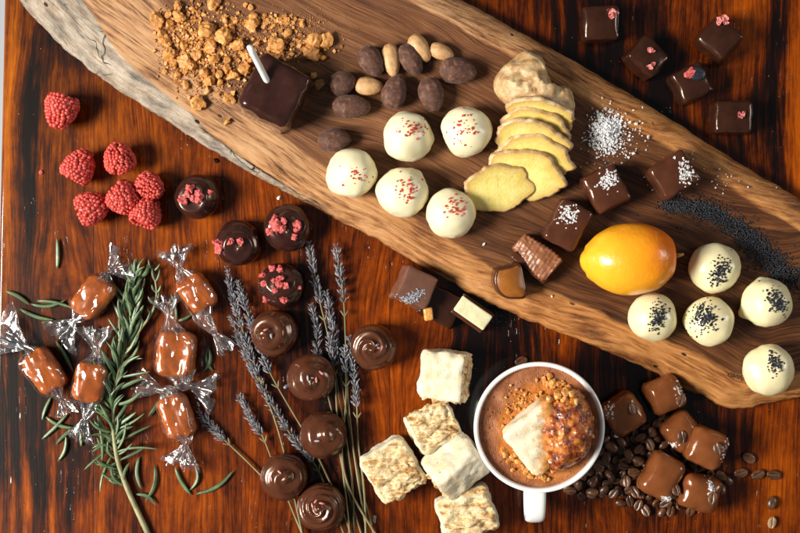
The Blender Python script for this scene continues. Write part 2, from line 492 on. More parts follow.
def toasted_mat():
    t = NT('toasted_marshmallow'); c = t.coords()
    sx = t.n('ShaderNodeSeparateXYZ', {0: c})
    n1 = t.noise(c, 1/7, 5, .62); f = t.noise(c, 1/16, 4, .6)
    skin = t.ramp(f, [(.3, (.57, .43, .25)), (.45, (.68, .59, .42)), (.66, (.75, .69, .54))])
    sp = t.sstep(t.voro(c, 1/7), .06, .12)
    skin = t.mix(sp, (.16, .14, .07), skin)
    k = t.add(sx.outputs[0], t.mul(t.math('SUBTRACT', n1, .5), 34))
    col = t.mix(t.sstep(k, -11, 1), skin, (.52, .22, .04))
    col = t.mix(t.sstep(k, 0, 12), col, (.20, .045, .008))
    b = t.bsdf(col, .45, t.bump(t.add(t.noise(c, 1/5, 4), n1), .4, 1.4)); sss(b, .25, (1, .8, .55), 4)
    return t.m
M['toasted'] = toasted_mat()
t = simple('almond_skin', (.40, .20, .08), (.66, .40, .18), 1/7, .5, (.5, .8), bscale=1/2.5); M['almond'] = t.m
def cocoa_mat():
    t = NT('cocoa_dusted'); c = t.coords()
    f = t.noise(c, 1/5, 5, .65)
    col = t.ramp(f, [(.3, (.038, .0115, .006)), (.52, (.095, .034, .018)), (.72, (.22, .105, .062))])
    t.bsdf(col, .72, t.bump(t.add(t.noise(c, 1/3, 4), t.mul(t.noise(c, 1/.9, 2), .4)), .6, 1.2), Sheen_Weight=.1)
    return t.m
M['cocoa'] = cocoa_mat()
def lemon_mat():
    t = NT('lemon_peel'); c = t.coords()
    sx = t.n('ShaderNodeSeparateXYZ', {0: c})
    g = t.add(t.mul(sx.outputs[0], 1/90), t.add(.42, t.mul(t.math('SUBTRACT', t.noise(c, 1/30, 3), .5), .55)))
    g = t.add(g, t.mul(sx.outputs[1], 1/260))
    col = t.ramp(g, [(.15, (.93, .43, .020)), (.48, (.92, .345, .010)), (.82, (.86, .19, .004))])
    vo = t.voro(c, 1/3.4)
    b = t.bsdf(col, .30, t.bump(t.add(vo, t.mul(t.noise(c, 1/9, 2), 1.0)), .15, 1.0), Coat_Weight=.25, Coat_Roughness=.12); sss(b, .12, (1, .55, .1), 4)
    return t.m
M['lemon'] = lemon_mat()
M['lemon_end'] = simple('lemon_stalk', (.40, .22, .06), (.58, .36, .12), 1/2, .7).m
def ginger_mats():
    t = NT('ginger_skin'); c = t.coords()
    f = t.noise(c, 1/12, 5, .62)
    col = t.ramp(f, [(.3, (.27, .13, .042)), (.45, (.47, .29, .13)), (.60, (.62, .46, .26)), (.8, (.72, .60, .41))])
    sp = t.sstep(t.voro(c, 1/13), .04, .10)
    col = t.mix(sp, (.26, .13, .05), col)
    t.bsdf(col, .5, t.bump(t.add(t.noise(t.vscale(c, (1/12, 1/3, 1/6)), 1, 4, .6), t.mul(t.noise(c, 1/1.6, 3), .4)), .5, 1.6))
    a = t.m
    t = NT('ginger_flesh'); c = t.coords()
    f = t.noise(c, 1/16, 4, .6); f2 = t.noise(c, 1/2.0, 4, .6)
    rim = t.n('ShaderNodeVertexColor', layer_name='rib').outputs[0]
    col = t.ramp(t.add(t.mul(f, .7), t.mul(f2, .3)), [(.34, (.70, .53, .13)), (.5, (.79, .67, .22)), (.7, (.83, .755, .34))])
    rg = t.mul(t.sstep(rim, .02, .12), t.sstep(rim, .34, .2))
    col = t.mix(t.mul(rg, .35), col, (.62, .47, .10))
    col = t.mix(t.mul(rim, t.add(.55, t.mul(f2, .6))), col, (.52, .27, .05))
    b = t.bsdf(col, .27, t.bump(t.add(f2, f), .4, 1.0)); sss(b, .25, (1, .8, .3), 4)
    return a, t.m
M['gskin'], M['gflesh'] = ginger_mats()
M['mug'] = simple('white_glazed_china', (.80, .80, .80), (.84, .84, .83), 1/60, .12, (.02, 1), Coat_Weight=.5, Coat_Roughness=.05).m
def foam_mat():
    t = NT('cocoa_foam'); c = t.coords()
    f = t.noise(c, 1/17, 4, .6)
    col = t.ramp(f, [(.32, (.20, .062, .024)), (.5, (.30, .108, .044)), (.68, (.40, .165, .075))])
    v1 = t.voro(c, 1/2.6); v2 = t.voro(c, 1/6.5)
    b1 = t.sstep(v1, .10, .35); b2 = t.sstep(v2, .10, .2)
    col = t.mix(t.mul(b1, b2), (.12, .034, .014), col)
    sx = t.n('ShaderNodeSeparateXYZ', {0: c})
    dx = t.add(sx.outputs[0], -8.0); dy = t.add(sx.outputs[1], 4.0)
    dist = t.math('SQRT', t.add(t.mul(dx, dx), t.mul(dy, dy)))
    dist = t.add(dist, t.mul(t.math('SUBTRACT', t.noise(c, 1/12, 4, .6), .5), 26))
    melt = t.sstep(dist, 54, 41)
    col = t.mix(t.mul(melt, .85), col, (.52, .17, .025))
    milky = t.mul(t.sstep(sx.outputs[0], 38, 58), t.sstep(t.noise(c, 1/8, 4), .38, .6))
    col = t.mix(t.mul(milky, .6), col, (.62, .36, .23))
    t.bsdf(col, .34, t.bump(t.add(t.mul(b1, .6), t.add(b2, f)), .55, 1.4))
    return t.m
M['foam'] = foam_mat()
def glaze_mat():
    t = NT('burnt_sugar'); c = t.coords()
    f = t.noise(c, 1/9, 5, .65)
    col = t.ramp(f, [(.34, (.04, .009, .003)), (.46, (.22, .035, .005)), (.56, (.55, .15, .014)), (.70, (.78, .36, .06))])
    t.bsdf(col, .16, t.bump(t.noise(c, 1/2.6, 5, .65), .7, 2.0), Coat_Weight=.5, Coat_Roughness=.08)
    return t.m
M['glaze'] = glaze_mat()
t = simple('golden_crumble', (.42, .13, .018), (.80, .40, .10), 1/5, .32, (.6, .8), bscale=1/1.4); M['crumble'] = t.m
def bean_mat():
    t = NT('roasted_bean'); c = t.coords()
    f = t.add(t.noise(c, 1/4, 4), t.mul(t.math('SUBTRACT', t.rnd(), .5), .35))
    col = t.ramp(f, [(.25, (.032, .012, .006)), (.5, (.080, .032, .014)), (.75, (.16, .070, .032))])
    gr = t.n('ShaderNodeVertexColor', layer_name='rib').outputs[0]
    col = t.mix(gr, col, (.26, .13, .06))
    t.bsdf(col, .30, t.bump(t.noise(c, 1/1.6, 4), .3, .6))
    return t.m
M['bean'] = bean_mat()
M['palebean'] = simple('split_pale_bean', (.20, .10, .045), (.45, .29, .15), 1/2.5, .5, (.5, .6)).m
M['cream'] = simple('white_ganache', (.60, .57, .34), (.72, .69, .45), 1/6, .5, (.4, .7), bscale=1/2).m
M['fudge'] = simple('cut_caramel', (.22, .068, .009), (.33, .115, .018), 1/10, .28, (.15, .8)).m
def ridged_mat():
    t = NT('cut_ganache'); c = t.coords()
    f = t.noise(c, 1/6, 4, .6)
    col = t.ramp(f, [(.3, (.15, .050, .018)), (.6, (.30, .115, .052)), (.8, (.50, .26, .15))])
    t.bsdf(col, .36, t.bump(f, .4, 1))
    return t.m
M['ridged'] = ridged_mat()
M['orange_peel'] = simple('candied_orange', (.66, .20, .02), (.80, .50, .16), 1/2.5, .3).m
M['bluedust'] = simple('lavender_dust', (.16, .17, .22), (.52, .53, .58), 1/1.5, .6).m
M['ink'] = simple('burnt_engraving', (.02, .009, .005), (.035, .015, .008), 1/3, .7).m
M['floor'] = simple('pale_floor', (.36, .38, .42), (.42, .44, .48), 1/200, .5).m
def film_mat(name, kmul, kadd, milk_):
    t = NT(name); c = t.coords()
    tr = t.n('ShaderNodeBsdfTransparent', {'Color': (.97, .97, .97, 1)})
    h = t.noise(c, 1/9, 1, .4, .6)
    nb = t.bump(h, .22, 4.0)
    gl = t.n('ShaderNodeBsdfGlossy', {'Color': (1, 1, 1, 1), 'Roughness': .15, 'Normal': nb})
    tl = t.n('ShaderNodeBsdfTranslucent', {'Color': (.85, .87, .9, 1)})
    df = t.n('ShaderNodeBsdfDiffuse', {'Color': (.85, .87, .9, 1), 'Normal': nb})
    dd = t.n('ShaderNodeMixShader', {0: .35, 1: df.outputs[0], 2: tl.outputs[0]})
    lw = t.n('ShaderNodeLayerWeight', {'Blend': .35, 'Normal': nb})
    k = t.math('ADD', t.mul(lw.outputs['Fresnel'], kmul), kadd, clamp=True)
    m1 = t.n('ShaderNodeMixShader', {0: k, 1: tr.outputs[0], 2: gl.outputs[0]})
    milk = t.mul(t.sstep(t.noise(c, 1/7, 4, .6), .48, .75), milk_)
    m2 = t.n('ShaderNodeMixShader', {0: t.add(milk, milk_*.08), 1: m1.outputs[0], 2: dd.outputs[0]})
    t.t.links.new(m2.outputs[0], t.out.inputs[0])
    return t.m
M['film'] = film_mat('clear_cellophane', .30, .055, .05)
M['film_end'] = film_mat('gathered_cellophane', .55, .11, .13)

def color_attr(o, name, vals):
    a = o.data.color_attributes.new(name, 'FLOAT_COLOR', 'POINT')
    flat = []
    for c in vals: flat += list(c)
    a.data.foreach_set('color', flat)

# ---------------------------------------------------------------- table and floor
v, f, ax = rbox(2200, 2000, 44, 4, 4, 3)
left = W(4, 0).x
MT = Matrix.Translation((left+1100, 0, -44))
sh = []
for p in v:
    q = MT @ p
    q.x += (q.y-266)*.021 if p.x < 0 else 0
    sh.append(q)
o = mk('table', sh, f, M['table']); tag(o, 'dark streaky varnished plank table top under all the sweets', 'table')
v = [(-3000, -3000, -990), (3000, -3000, -990), (3000, 3000, -990), (-3000, 3000, -990)]
o = mk('floor', v, [(0, 1, 2, 3)], M['floor'], smooth=False); tag(o, kind='structure')

# ---------------------------------------------------------------- serving board
BT = 26.0
def build_board():
    Lp = [(-22, -170), (-14, -100), (2, -40), (20, 0), (43, 27), (70, 54), (100, 78), (150, 110), (200, 143), (245, 170), (300, 200), (360, 231), (420, 265), (480, 299),
          (540, 325), (600, 349), (660, 376), (705, 398), (727, 407), (748, 409), (764, 404), (800, 398), (860, 384), (930, 372)]
    Up = [(130, -190), (210, -145), (290, -98), (372, -50), (462, 0), (505, 24), (560, 54), (610, 82), (660, 113), (710, 145), (755, 173), (800, 200), (870, 250), (940, 300)]
    n = 260
    L, ll = smooth_path([(a, b, 0) for a, b in Lp], n)
    U, lu = smooth_path([(a, b, 0) for a, b in Up], n)
    def interp(tab, x):
        if x <= tab[0][0]: return tab[0][1]
        for (a, b), (c, d) in zip(tab, tab[1:]):
            if x <= c: return b+(d-b)*(x-a)/(c-a)
        return tab[-1][1]
    bw = [(-20, 60), (20, 53), (70, 42), (100, 31), (150, 22), (200, 17), (270, 18), (420, 23), (600, 24), (700, 25), (740, 22), (770, 14), (900, 14)]
    sw = [(-20, 40), (60, 66), (120, 62), (200, 40), (300, 22), (500, 12), (700, 12), (900, 12)]
    we = [(0, 1.0), (120, .95), (190, .66), (240, .46), (300, .26), (420, .12), (900, .05)]
    rows_low = []; rows_top = []; rows_up = []
    nt, nl = 46, 12
    for i in range(n):
        l, u = L[i], U[i]
        d = u-l; W_ = d.length; d = d.normalized()
        # normals of the two edges
        tl = (L[min(i+1, n-1)]-L[max(i-1, 0)]).normalized(); nl_ = Vector((tl.y, -tl.x, 0))
        if nl_.dot(d) < 0: nl_ = -nl_
        tu = (U[min(i+1, n-1)]-U[max(i-1, 0)]).normalized(); nu_ = Vector((-tu.y, tu.x, 0))
        if nu_.dot(d) > 0: nu_ = -nu_
        b = interp(bw, l.x); sp = interp(sw, l.x); we_ = interp(we, l.x)
        s_al = i/(n-1)*1050
        rough = 3.4*fbm((s_al/22, 3.1, 0), 3)+1.5*fbm((s_al/5, 9.1, 0), 2)
        low = []
        for k, (ins, z) in enumerate([(16, 0.0), (6, 3.5), (1.5, 6)] + [(b*(s/nl), None) for s in range(0, nl+1)]):
            if z is None:
                s = (k-3)/nl
                z = 7+(BT-7)*(.80*s+.20*math.sin(s*pi/2))
                z += (1-s)*s*4*(3.4*fbm((s_al/26, ins/4.0, 4), 4)-2.5*max(0, fbm((s_al/14, ins/9.0, 24), 3)-.1)) + (1-s)*1.5*fbm((s_al/7, ins/2.2, 8), 3)
                if we_ > .5 and s < .99: z += -2.2*max(0, fbm((s_al/22, ins/12.0, 14), 3))
            q = l+nl_*(ins-rough*(1-min(1, ins/max(b, 1)))*.7)
            low.append((q, z, ins))
        I = low[-1][0]
        J0 = u+nu_*21
        rough2 = 1.6*fbm((s_al/24, 33.1, 0), 3)
        top = []
        for k in range(nt+1):
            s = k/nt
            q = I.lerp(J0, s)
            top.append((q, BT+(.0 if k in (0, nt) else .35*fbm((q.x/40, q.y/40, 0), 2)), b+(W_-b-21)*s))
        up = []
        for k, (ins, z) in enumerate([(21, BT), (17, BT-.7), (12, BT-2.4), (7, BT-5.5), (3, BT-9.5), (0, BT-13), (3, 5), (10, 0)]):
            zz = z+(.8*fbm((s_al/9, ins/4.0, 40), 3) if 0 < k < 6 else 0)
            up.append((u+nu_*(ins-rough2*(1 if k > 1 else 0)*.8), zz, W_-ins))
        rows_low.append((low, s_al, b, sp, we_, W_)); rows_top.append((top, s_al, b, sp, we_, W_)); rows_up.append((up, s_al, b, sp, we_, W_))
    rt = root('serving_board', W(420, 150, 0), 'large live edge walnut serving board laid diagonally on the table', 'serving board')
    def part(name, rows, mat, mode, label=None):
        m = len(rows[0][0]); vs = []; uv = []; zc = []
        for (row, sa, b, sp, we_, W_) in rows:
            for k, (q, z, dist) in enumerate(row):
                vs.append(W(q.x, q.y, z)); uv.append((sa/1000, dist/1000))
                lowz = min(1, max(0, .5+(dist-b-sp)/60)); upz = min(1, max(0, .5+((W_-dist)-26)/30))
                wz = we_ if mode == 'low' else max(0.0, .42*we_-(dist-b)/9) if mode == 'top' else 0.0
                if mode == 'low': wz = max(0, min(1, we_*1.25+.12-max(0, dist/b-.25)*(1.25-we_)*1.1))
                zc.append((lowz, upz, min(1, max(0, wz)), 1))
        fs = []
        for i in range(len(rows)-1):
            for k in range(m-1):
                a = i*m+k
                fs.append((a, a+m, a+m+1, a+1))
        o = mk(name, vs, fs, mat, rt)
        lay = o.data.uv_layers.new(name='grain')
        for lp in o.data.loops: lay.data[lp.index].uv = uv[lp.vertex_index]
        color_attr(o, 'zone', zc)
        if label: o['label'] = label
        # make normals face up
        return o
    part('top_surface', rows_top, M['board'], 'top')
    part('bark_edge', rows_low, M['board_edge'], 'low', 'weathered silver grey live edge turning tan')
    part('bark_edge', rows_up, M['board_edge'], 'up', 'orange brown sloping edge')
    cu = bpy.data.curves.new('engraved_word', 'FONT'); cu.body = 'canfe'
    cu.size = 8.2*S; cu.shear = .35; cu.extrude = .12*S; cu.offset = -.0*S; cu.space_character = 1.0
    cu.materials.append(M['ink'])
    tmp = bpy.data.objects.new('engraved_word_curve', cu); me = bpy.data.meshes.new_from_object(tmp); bpy.data.objects.remove(tmp)
    if not me.materials: me.materials.append(M['ink'])
    o = bpy.data.objects.new('engraved_word', me); COL.objects.link(o)
    o.parent = rt
    p = W(726.5, 375.5, BT+.35)-ORG[rt.name]
    o.location = p*S; o.rotation_euler = (0, 0, rad(-19))
build_board()

# ---------------------------------------------------------------- box shaped chocolates
def choc_box(w, d, h, seed, r=4.2, dome=2.4, flare=1.8, wob=1.3):
    v, f, ax = rbox(w, d, h, r, 8, 4)
    off = Vector((seed*7.3, seed*3.1, seed))
    out = []
    for p in v:
        k = p.z/h
        fl = flare*max(0, 1-k/.22)**2
        x, y = p.x/(w/2), p.y/(d/2)
        q = p.copy()
        q.x *= 1+fl/(w/2)*1.0-.02*k; q.y *= 1+fl/(d/2)-.02*k
        if k > .5: q.z += dome*(1-x*x)*(1-y*y)*(k-.5)*2
        nn = Vector((fbm(p/13+off, 2), fbm(p/13+off+Vector((9, 0, 0)), 2), .6*fbm(p/11+off+Vector((0, 9, 0)), 2)))
        q += nn*wob
        if p.z < .3: q.z = max(q.z, 0)
        out.append(q)
    return out, f

def sprinkle(tree, rng, cx, cy, sx, sy, ang, n, size, thick=.5, jag=.4, lift=.2, elong=1.0):
    acc = Acc(); c, s = math.cos(rad(ang)), math.sin(rad(ang))
    for _ in range(n):
        gx, gy = rng.gauss(0, sx), rng.gauss(0, sy)
        x, y = cx+gx*c-gy*s, cy+gx*s+gy*c
        p, nm = drop(tree, x, y)
        if p is None or nm.z < .15: continue
        s_ = size*(rng.uniform(.5, 1.1)+.7*rng.random()**4)
        vf = chip(rng, s_, thick, jag)
        acc.add(vf, Matrix.Translation(p+nm*s_*lift) @ align(nm, rng.random()*6.3) @ Euler((rng.gauss(0, .35), rng.gauss(0, .35), 0)).to_matrix().to_4x4() @ Matrix.Diagonal((elong, 1, 1, 1)))
    return acc

def petal(rng, s):
    n = 7; v = []; f = []
    c = rng.uniform(.4, .9)
    for i in range(n):
        for j in range(4):
            x = (i/(n-1)-.5)*2; y = (j/3-.5)*1.3*math.sqrt(max(.05, 1-x*x))
            z = c*(x*x*.6+y*y*.9)+.22*rng.uniform(-1, 1)
            v.append(Vector((x, y, z))*s)
    for i in range(n-1):
        for j in range(3):
            a = i*4+j; f.append((a, a+4, a+5, a+1))
    nv = len(v)
    v += [p-Vector((0, 0, .12*s)) for p in v]
    f += [tuple(reversed([q+nv for q in face])) for face in f]
    return v, f

def place_box(kind, px, py, w, d, h, ang, mat, label, group, z=0.0, tilt=(0, 0), seed=1, **kw):
    vf = choc_box(w, d, h, seed, **kw)
    loc = W(px, py, z+h*.85); loc.z = z
    Mx = Matrix.Translation(loc) @ Matrix.Rotation(rad(ang), 4, 'Z') @ Euler((rad(tilt[0]), rad(tilt[1]), 0)).to_matrix().to_4x4()
    vs, fs = xf(vf, Mx)
    zmin = min(p.z for p in vs)
    vs = [p+Vector((0, 0, z-zmin)) for p in vs]
    rt = root(kind, loc, label, 'chocolate', group)
    mk('coating', vs, fs, mat, rt)
    return rt, bvh(vs, fs), vs, fs

def petals_on(rt, tree, rng, lst):
    for (px, py, s) in lst:
        q = W(px, py, 26)
        p, nm = drop(tree, q.x, q.y)
        if p is None: continue
        acc = Acc()
        s *= 1.3
        for k in range(rng.choice((3, 4))):
            o = Vector((rng.uniform(-1, 1), rng.uniform(-1, 1), 0))*s*.55
            acc.add(petal(rng, s*rng.uniform(.45, .8)), Matrix.Translation(p+o+nm*(.35*s)) @ align(nm, rng.random()*6.3) @ Euler((rng.uniform(-.7, .7), rng.uniform(-.7, .7), 0)).to_matrix().to_4x4())
        mk('rose_petal', acc.v, acc.f, M['petal'], rt, smooth=False)

G = 'dark square chocolates with dried rose petals'
rng = random.Random(3)
rose = [
    (601, 23, 36, 35, 25, 1, (0, 0), 'dark square chocolate with one rose petal at its top right corner, nearest the board', [(611, 11, 5.5)]),
    (645, 58, 35, 31, 24, -43, (-8, 4), 'dark chocolate turned cornerwise with two small pink rose petals', [(651, 51, 3.4), (651, 67, 4.6)]),
    (721, 40, 36, 34, 26, -42, (0, -6), 'dark chocolate turned cornerwise with one pale curled petal at its far edge', [(722, 22, 5.0)]),
    (692, 83, 33, 34, 25, 25, (0, 0), 'dark chocolate with a round red and black rosebud on top', []),
    (733, 117, 38, 33, 25, 0, (0, 0), 'dark chocolate set squarely with a tiny pink petal, lowest of the rose chocolates', [(741, 114, 3.6)])]
for i, (px, py, w, d, h, a, tl, lab, pet) in enumerate(rose):
    rt, tr, vs, fs = place_box('rose_chocolate', px, py, w, d, h, a, M['dark'], lab, G, 0, tl, seed=i+1)
    petals_on(rt, tr, rng, pet)
    if i == 3:
        q = W(691, 73, 26); p, nm = drop(tr, q.x, q.y)
        acc = Acc(); acc.add(chunk(rng, 6.2, 3, .9, .5), Matrix.Translation(p+Vector((-1, 0, .8))))
        mk('rosebud', acc.v, acc.f, M['dryrasp'], rt, smooth=False)
        acc = Acc(); acc.add(grid_sphere(lambda ph, th: Vector((8*math.sin(ph)*math.cos(th), 7*math.sin(ph)*math.sin(th), 2.0*math.cos(ph))), 24, 10), Matrix.Translation(p+Vector((6, -1, .6))))
        mk('sugar_glaze', acc.v, acc.f, M['poppy'], rt)

G = 'dark chocolates topped with flaky salt'
salted = [
    (606, 189, 36, 40, 27, 27, (0, 0), 'salted dark chocolate in the middle of the three, touching the one nearer the lemon', (608, 180, 8, 5)),
    (568, 225, 34, 44, 29, -28, (0, 0), 'salted dark chocolate lying closest to the cut caramel pieces', (569, 214, 6, 6)),
    (674, 175, 41, 36, 27, 33, (0, 0), 'salted dark chocolate standing at the start of the poppy seed trail', (685, 172, 5, 9))]
for i, (px, py, w, d, h, a, tl, lab, sl) in enumerate(salted):
    rt, tr, vs, fs = place_box('salted_chocolate', px, py, w, d, h, a, M['mid'], lab, G, BT, tl, seed=i+11)
    q = W(sl[0], sl[1], BT+h)
    acc = sprinkle(tr, rng, q.x, q.y, sl[2]*.85, sl[3]*.85, 25, 110, 1.05, .3, .7)
    mk('salt_flakes', acc.v, acc.f, M['salt'], rt, smooth=False, kind='stuff')

# coffee bean: flat side with an S shaped crease, ribbed colour in the crease
def bean_shape(L=6.4, Wd=4.5, T=3.1):
    vals = []
    def fn(ph, th):
        x, y, z = math.cos(ph), math.sin(ph)*math.cos(th), math.sin(ph)*math.sin(th)
        X, Y = x*L, y*Wd
        if z > 0:
            crease = math.exp(-((y-.16*math.sin(x*2.6))/.13)**2)
            Z = T*.52*z**.55*(1-.0)-crease*1.5*math.sqrt(max(0, 1-x*x*.8))
            vals.append(crease*(z > .2))
        else:
            Z = T*z; vals.append(0)
        return Vector((X, Y, Z))
    vf = grid_sphere(fn, 40, 22)
    return vf, vals
bvf, bval = bean_shape()
me0 = bpy.data.meshes.new('coffee_bean')
me0.from_pydata([tuple(p*S) for p in bvf[0]], [], bvf[1]); me0.materials.append(M['bean'])
me0.polygons.foreach_set('use_smooth', [True]*len(me0.polygons))
a_ = me0.color_attributes.new('rib', 'FLOAT_COLOR', 'POINT')
fl = []
for c in bval: fl += [c*.55, c*.55, c*.55, 1]
a_.data.foreach_set('color', fl)

def put_bean(p, rot, parent=None, label=None, group=None, scale=1.0):
    o = bpy.data.objects.new('coffee_bean', me0); COL.objects.link(o)
    o.rotation_euler = [rad(a) for a in rot]; o.scale = (scale,)*3
    if parent is not None:
        o.parent = parent; o.location = (p-ORG[parent.name])*S
    else:
        o.location = p*S; tag(o, label, 'coffee bean', group)
    return o

G = 'milk chocolates topped with a coffee bean'
coffee = [
    (624, 413, 37, 37, 25, 32, 3, (6, 0), 'milk chocolate with coffee bean and salt leaning next to the mug rim', (632, 408), (609, 408, 4, 7)),
    (666, 395, 36, 35, 24, 24, 2, (0, 0), 'milk chocolate with coffee bean lying under the lower edge of the board', (680, 400), (681, 391, 3, 6)),
    (683, 432, 36, 34, 22, -50, 2, (0, 0), 'milk chocolate half hidden between others, its bean near the corner', (681, 436), (674, 446, 3, 3)),
    (709, 449, 38, 38, 27, -24, 6, (0, -6), 'glossy milk chocolate with a bean near its middle, closest to the loose row of beans', (716, 448), (727, 452, 6, 7)),
    (663, 477, 36, 44, 27, -27, 5, (0, 0), 'large milk chocolate in the bean heap with its bean at one corner', (675, 489), (668, 500, 4, 2)),
    (699, 493, 40, 35, 26, -15, 3, (0, 5), 'shiny milk chocolate at the bottom of the cluster with salt and a bean', (711, 497), (710, 487, 2, 4))]
FOOT = []
for i, (px, py, w, d, h, a, z, tl, lab, bn, sl) in enumerate(coffee):
    rt, tr, vs, fs = place_box('coffee_chocolate', px, py, w, d, h, a, M['milk'], lab, G, z, tl, seed=i+21, dome=4.0, r=8)
    FOOT.append((W(px, py, 10), w, d, a))
    q = W(bn[0], bn[1], z+h); p, nm = drop(tr, q.x, q.y)
    if p is None: p, nm = q, Vector((0, 0, 1))
    put_bean(p+nm*1.6, (math.degrees(-nm.y)*.6, math.degrees(nm.x)*.6, rng.uniform(50, 110)), rt, scale=.98)
    q = W(sl[0], sl[1], z+h)
    acc = sprinkle(tr, rng, q.x, q.y, sl[2]*.8, sl[3]*.8, 0, 42, 1.05, .3, .7)
    if acc.v: mk('salt_flakes', acc.v, acc.f, M['salt'], rt, smooth=False, kind='stuff')

# the heap of beans between mug and chocolates
heap = [(566, 492), (580, 474), (598, 452), (607, 436), (628, 430), (650, 421), (664, 408), (680, 438), (700, 468), (728, 476), (736, 482), (718, 492), (690, 512), (662, 512), (640, 510), (618, 503), (600, 496), (582, 497)]
def inside(poly, x, y):
    c = False; j = len(poly)-1
    for i in range(len(poly)):
        (xi, yi), (xj, yj) = poly[i], poly[j]
        if (yi > y) != (yj > y) and x < (xj-xi)*(y-yi)/(yj-yi)+xi: c = not c
        j = i
    return c
def under(q, grow=0.0):
    for c, w, d, a in FOOT:
        e = q-c; ca, sa = math.cos(rad(a)), math.sin(rad(a))
        if abs(e.x*ca+e.y*sa) < w/2+grow and abs(-e.x*sa+e.y*ca) < d/2+grow: return True
    return False
rng = random.Random(12)
pts = []
def mugfree(x, y): return (x-535)**2+(y-426)**2 > 60**2
tries = 0
while tries < 9000:
    tries += 1
    x, y = rng.uniform(560, 740), rng.uniform(405, 515)
    lay = 0 if tries < 6000 else 1
    if not inside(heap, x, y) or not mugfree(x, y): continue
    q = W(x, y, 4)
    if under(q, -1.0 if lay == 0 else 4.0): continue
    if lay == 1 and not (590 < x < 700 and 432 < y < 494): continue
    if any(l == lay and (x-a)**2+(y-b)**2 < (8.3 if lay == 0 else 10.5)**2 for a, b, l in pts): continue
    if lay == 1 and sum(1 for p in pts if p[2] == 1) > 34: continue
    pts.append((x, y, lay))
for x, y, lay in pts:
    up = rng.random() < .62
    tx = rng.gauss(0, 22)+(0 if up else 180)
    q = W(x, y, 4+lay*5); q.z = 2.9+lay*5.2+rng.uniform(0, .8)
    put_bean(q, (tx, rng.gauss(0, 20), rng.uniform(0, 360)), None, 'roasted coffee bean in the heap between the mug and the milk chocolates', 'coffee beans heaped beside the mug', rng.uniform(.86, 1.06))
for (x, y, rz, up, lab) in [
        (749, 458, -35, 1, 'lone coffee bean just above the row of three beans'),
        (741, 473, 8, 1, 'coffee bean in the row of three, next to the chocolates'),
        (758, 474.5, 20, 1, 'coffee bean in the middle of the row of three'),
        (773.5, 475, -14, 1, 'coffee bean at the far end of the row of three'),
        (772, 503, 80, 0, 'coffee bean lying round side up below the row of three')]:
    q = W(x, y, 3); q.z = 3.0
    put_bean(q, (0 if up else 180, 0, rz), None, lab, 'loose coffee beans beside the chocolates', 1.08)
acc = Acc(); q = W(772, 522.5, 3); q.z = 3.0
acc.add(bvf, TM(q, (0, 0, 75), (.95, .95, .95)))
o = mk('coffee_bean', acc.v, acc.f, M['palebean']); tag(o, 'pale coffee bean with its split side up near the bottom edge', 'coffee bean', 'loose coffee beans beside the chocolates')
q = W(487-2, 363-3, 3); q.z = 3.0
put_bean(W(521, 361, 3)+Vector((0, 0, -.1)), (0, 0, 20), None, 'single coffee bean peeping out behind the mug rim', None, 1.0)

# lavender chocolates and the white filled one
rng = random.Random(31)
rt, tr, vs, fs = place_box('layered_chocolate', 441, 306, 37, 33, 19, -27, M['dark'], 'flat dark chocolate slice wedged under the lavender chocolate', None, 0, (0, 0), seed=41, r=2.2, dome=.3)
rt, tr, vs, fs = place_box('lavender_chocolate', 412, 288, 34, 34, 27, -25, M['lavmilk'], 'matt milk chocolate with a band of lavender dust and an orange chip', None, 7, (-6, 9), seed=42, r=2.6, dome=.4)
q = W(411, 298, 36)
acc = sprinkle(tr, rng, q.x, q.y, 7.5, 2.6, 24, 230, .62, .6)
mk('lavender_dust', acc.v, acc.f, M['bluedust'], rt, smooth=False, kind='stuff')
acc = Acc(); v, f, ax = rbox(8.5, 13, 6, 1.5, 3, 2)
q = W(427.5, 313.5, 22); q.z = 19
acc.add((v, f), TM(q, (8, 12, 8)))
mk('orange_chip', acc.v, acc.f, M['orange_peel'], rt)
q = W(472, 314, 20); q.z = 0
rt = root('filled_chocolate', q, 'cut chocolate bar showing its cream white filling beside spilled seeds', 'chocolate')
v, f, ax = rbox(36, 17, 23, 1.6, 6, 3)
v = [p+Vector((0, 0, .8*fbm(p/5, 3))) for p in v]
acc = Acc(); acc.add((v, f), TM(q+Vector((1, 1, 0)), (0, 0, -35)))
mk('white_filling', acc.v, acc.f, M['cream'], rt)
v, f, ax = rbox(37, 4.5, 21, 1.6, 6, 3)
v = [p+Vector((0, .7*fbm(p/6, 2), .9*fbm(p/5+Vector((4, 4, 4)), 3))) for p in v]
acc = Acc(); acc.add((v, f), TM(q+Vector((1, 1, 0))+Matrix.Rotation(rad(-35), 3, 'Z') @ Vector((-.6, -9.8, 0)), (0, 0, -35)))
acc.add((v, f), TM(q+Vector((1, 1, 0))+Matrix.Rotation(rad(-35), 3, 'Z') @ Vector((0, 9.6, -2)), (0, 0, -35), (1, .6, .95)))
mk('coating', acc.v, acc.f, M['mid'], rt)

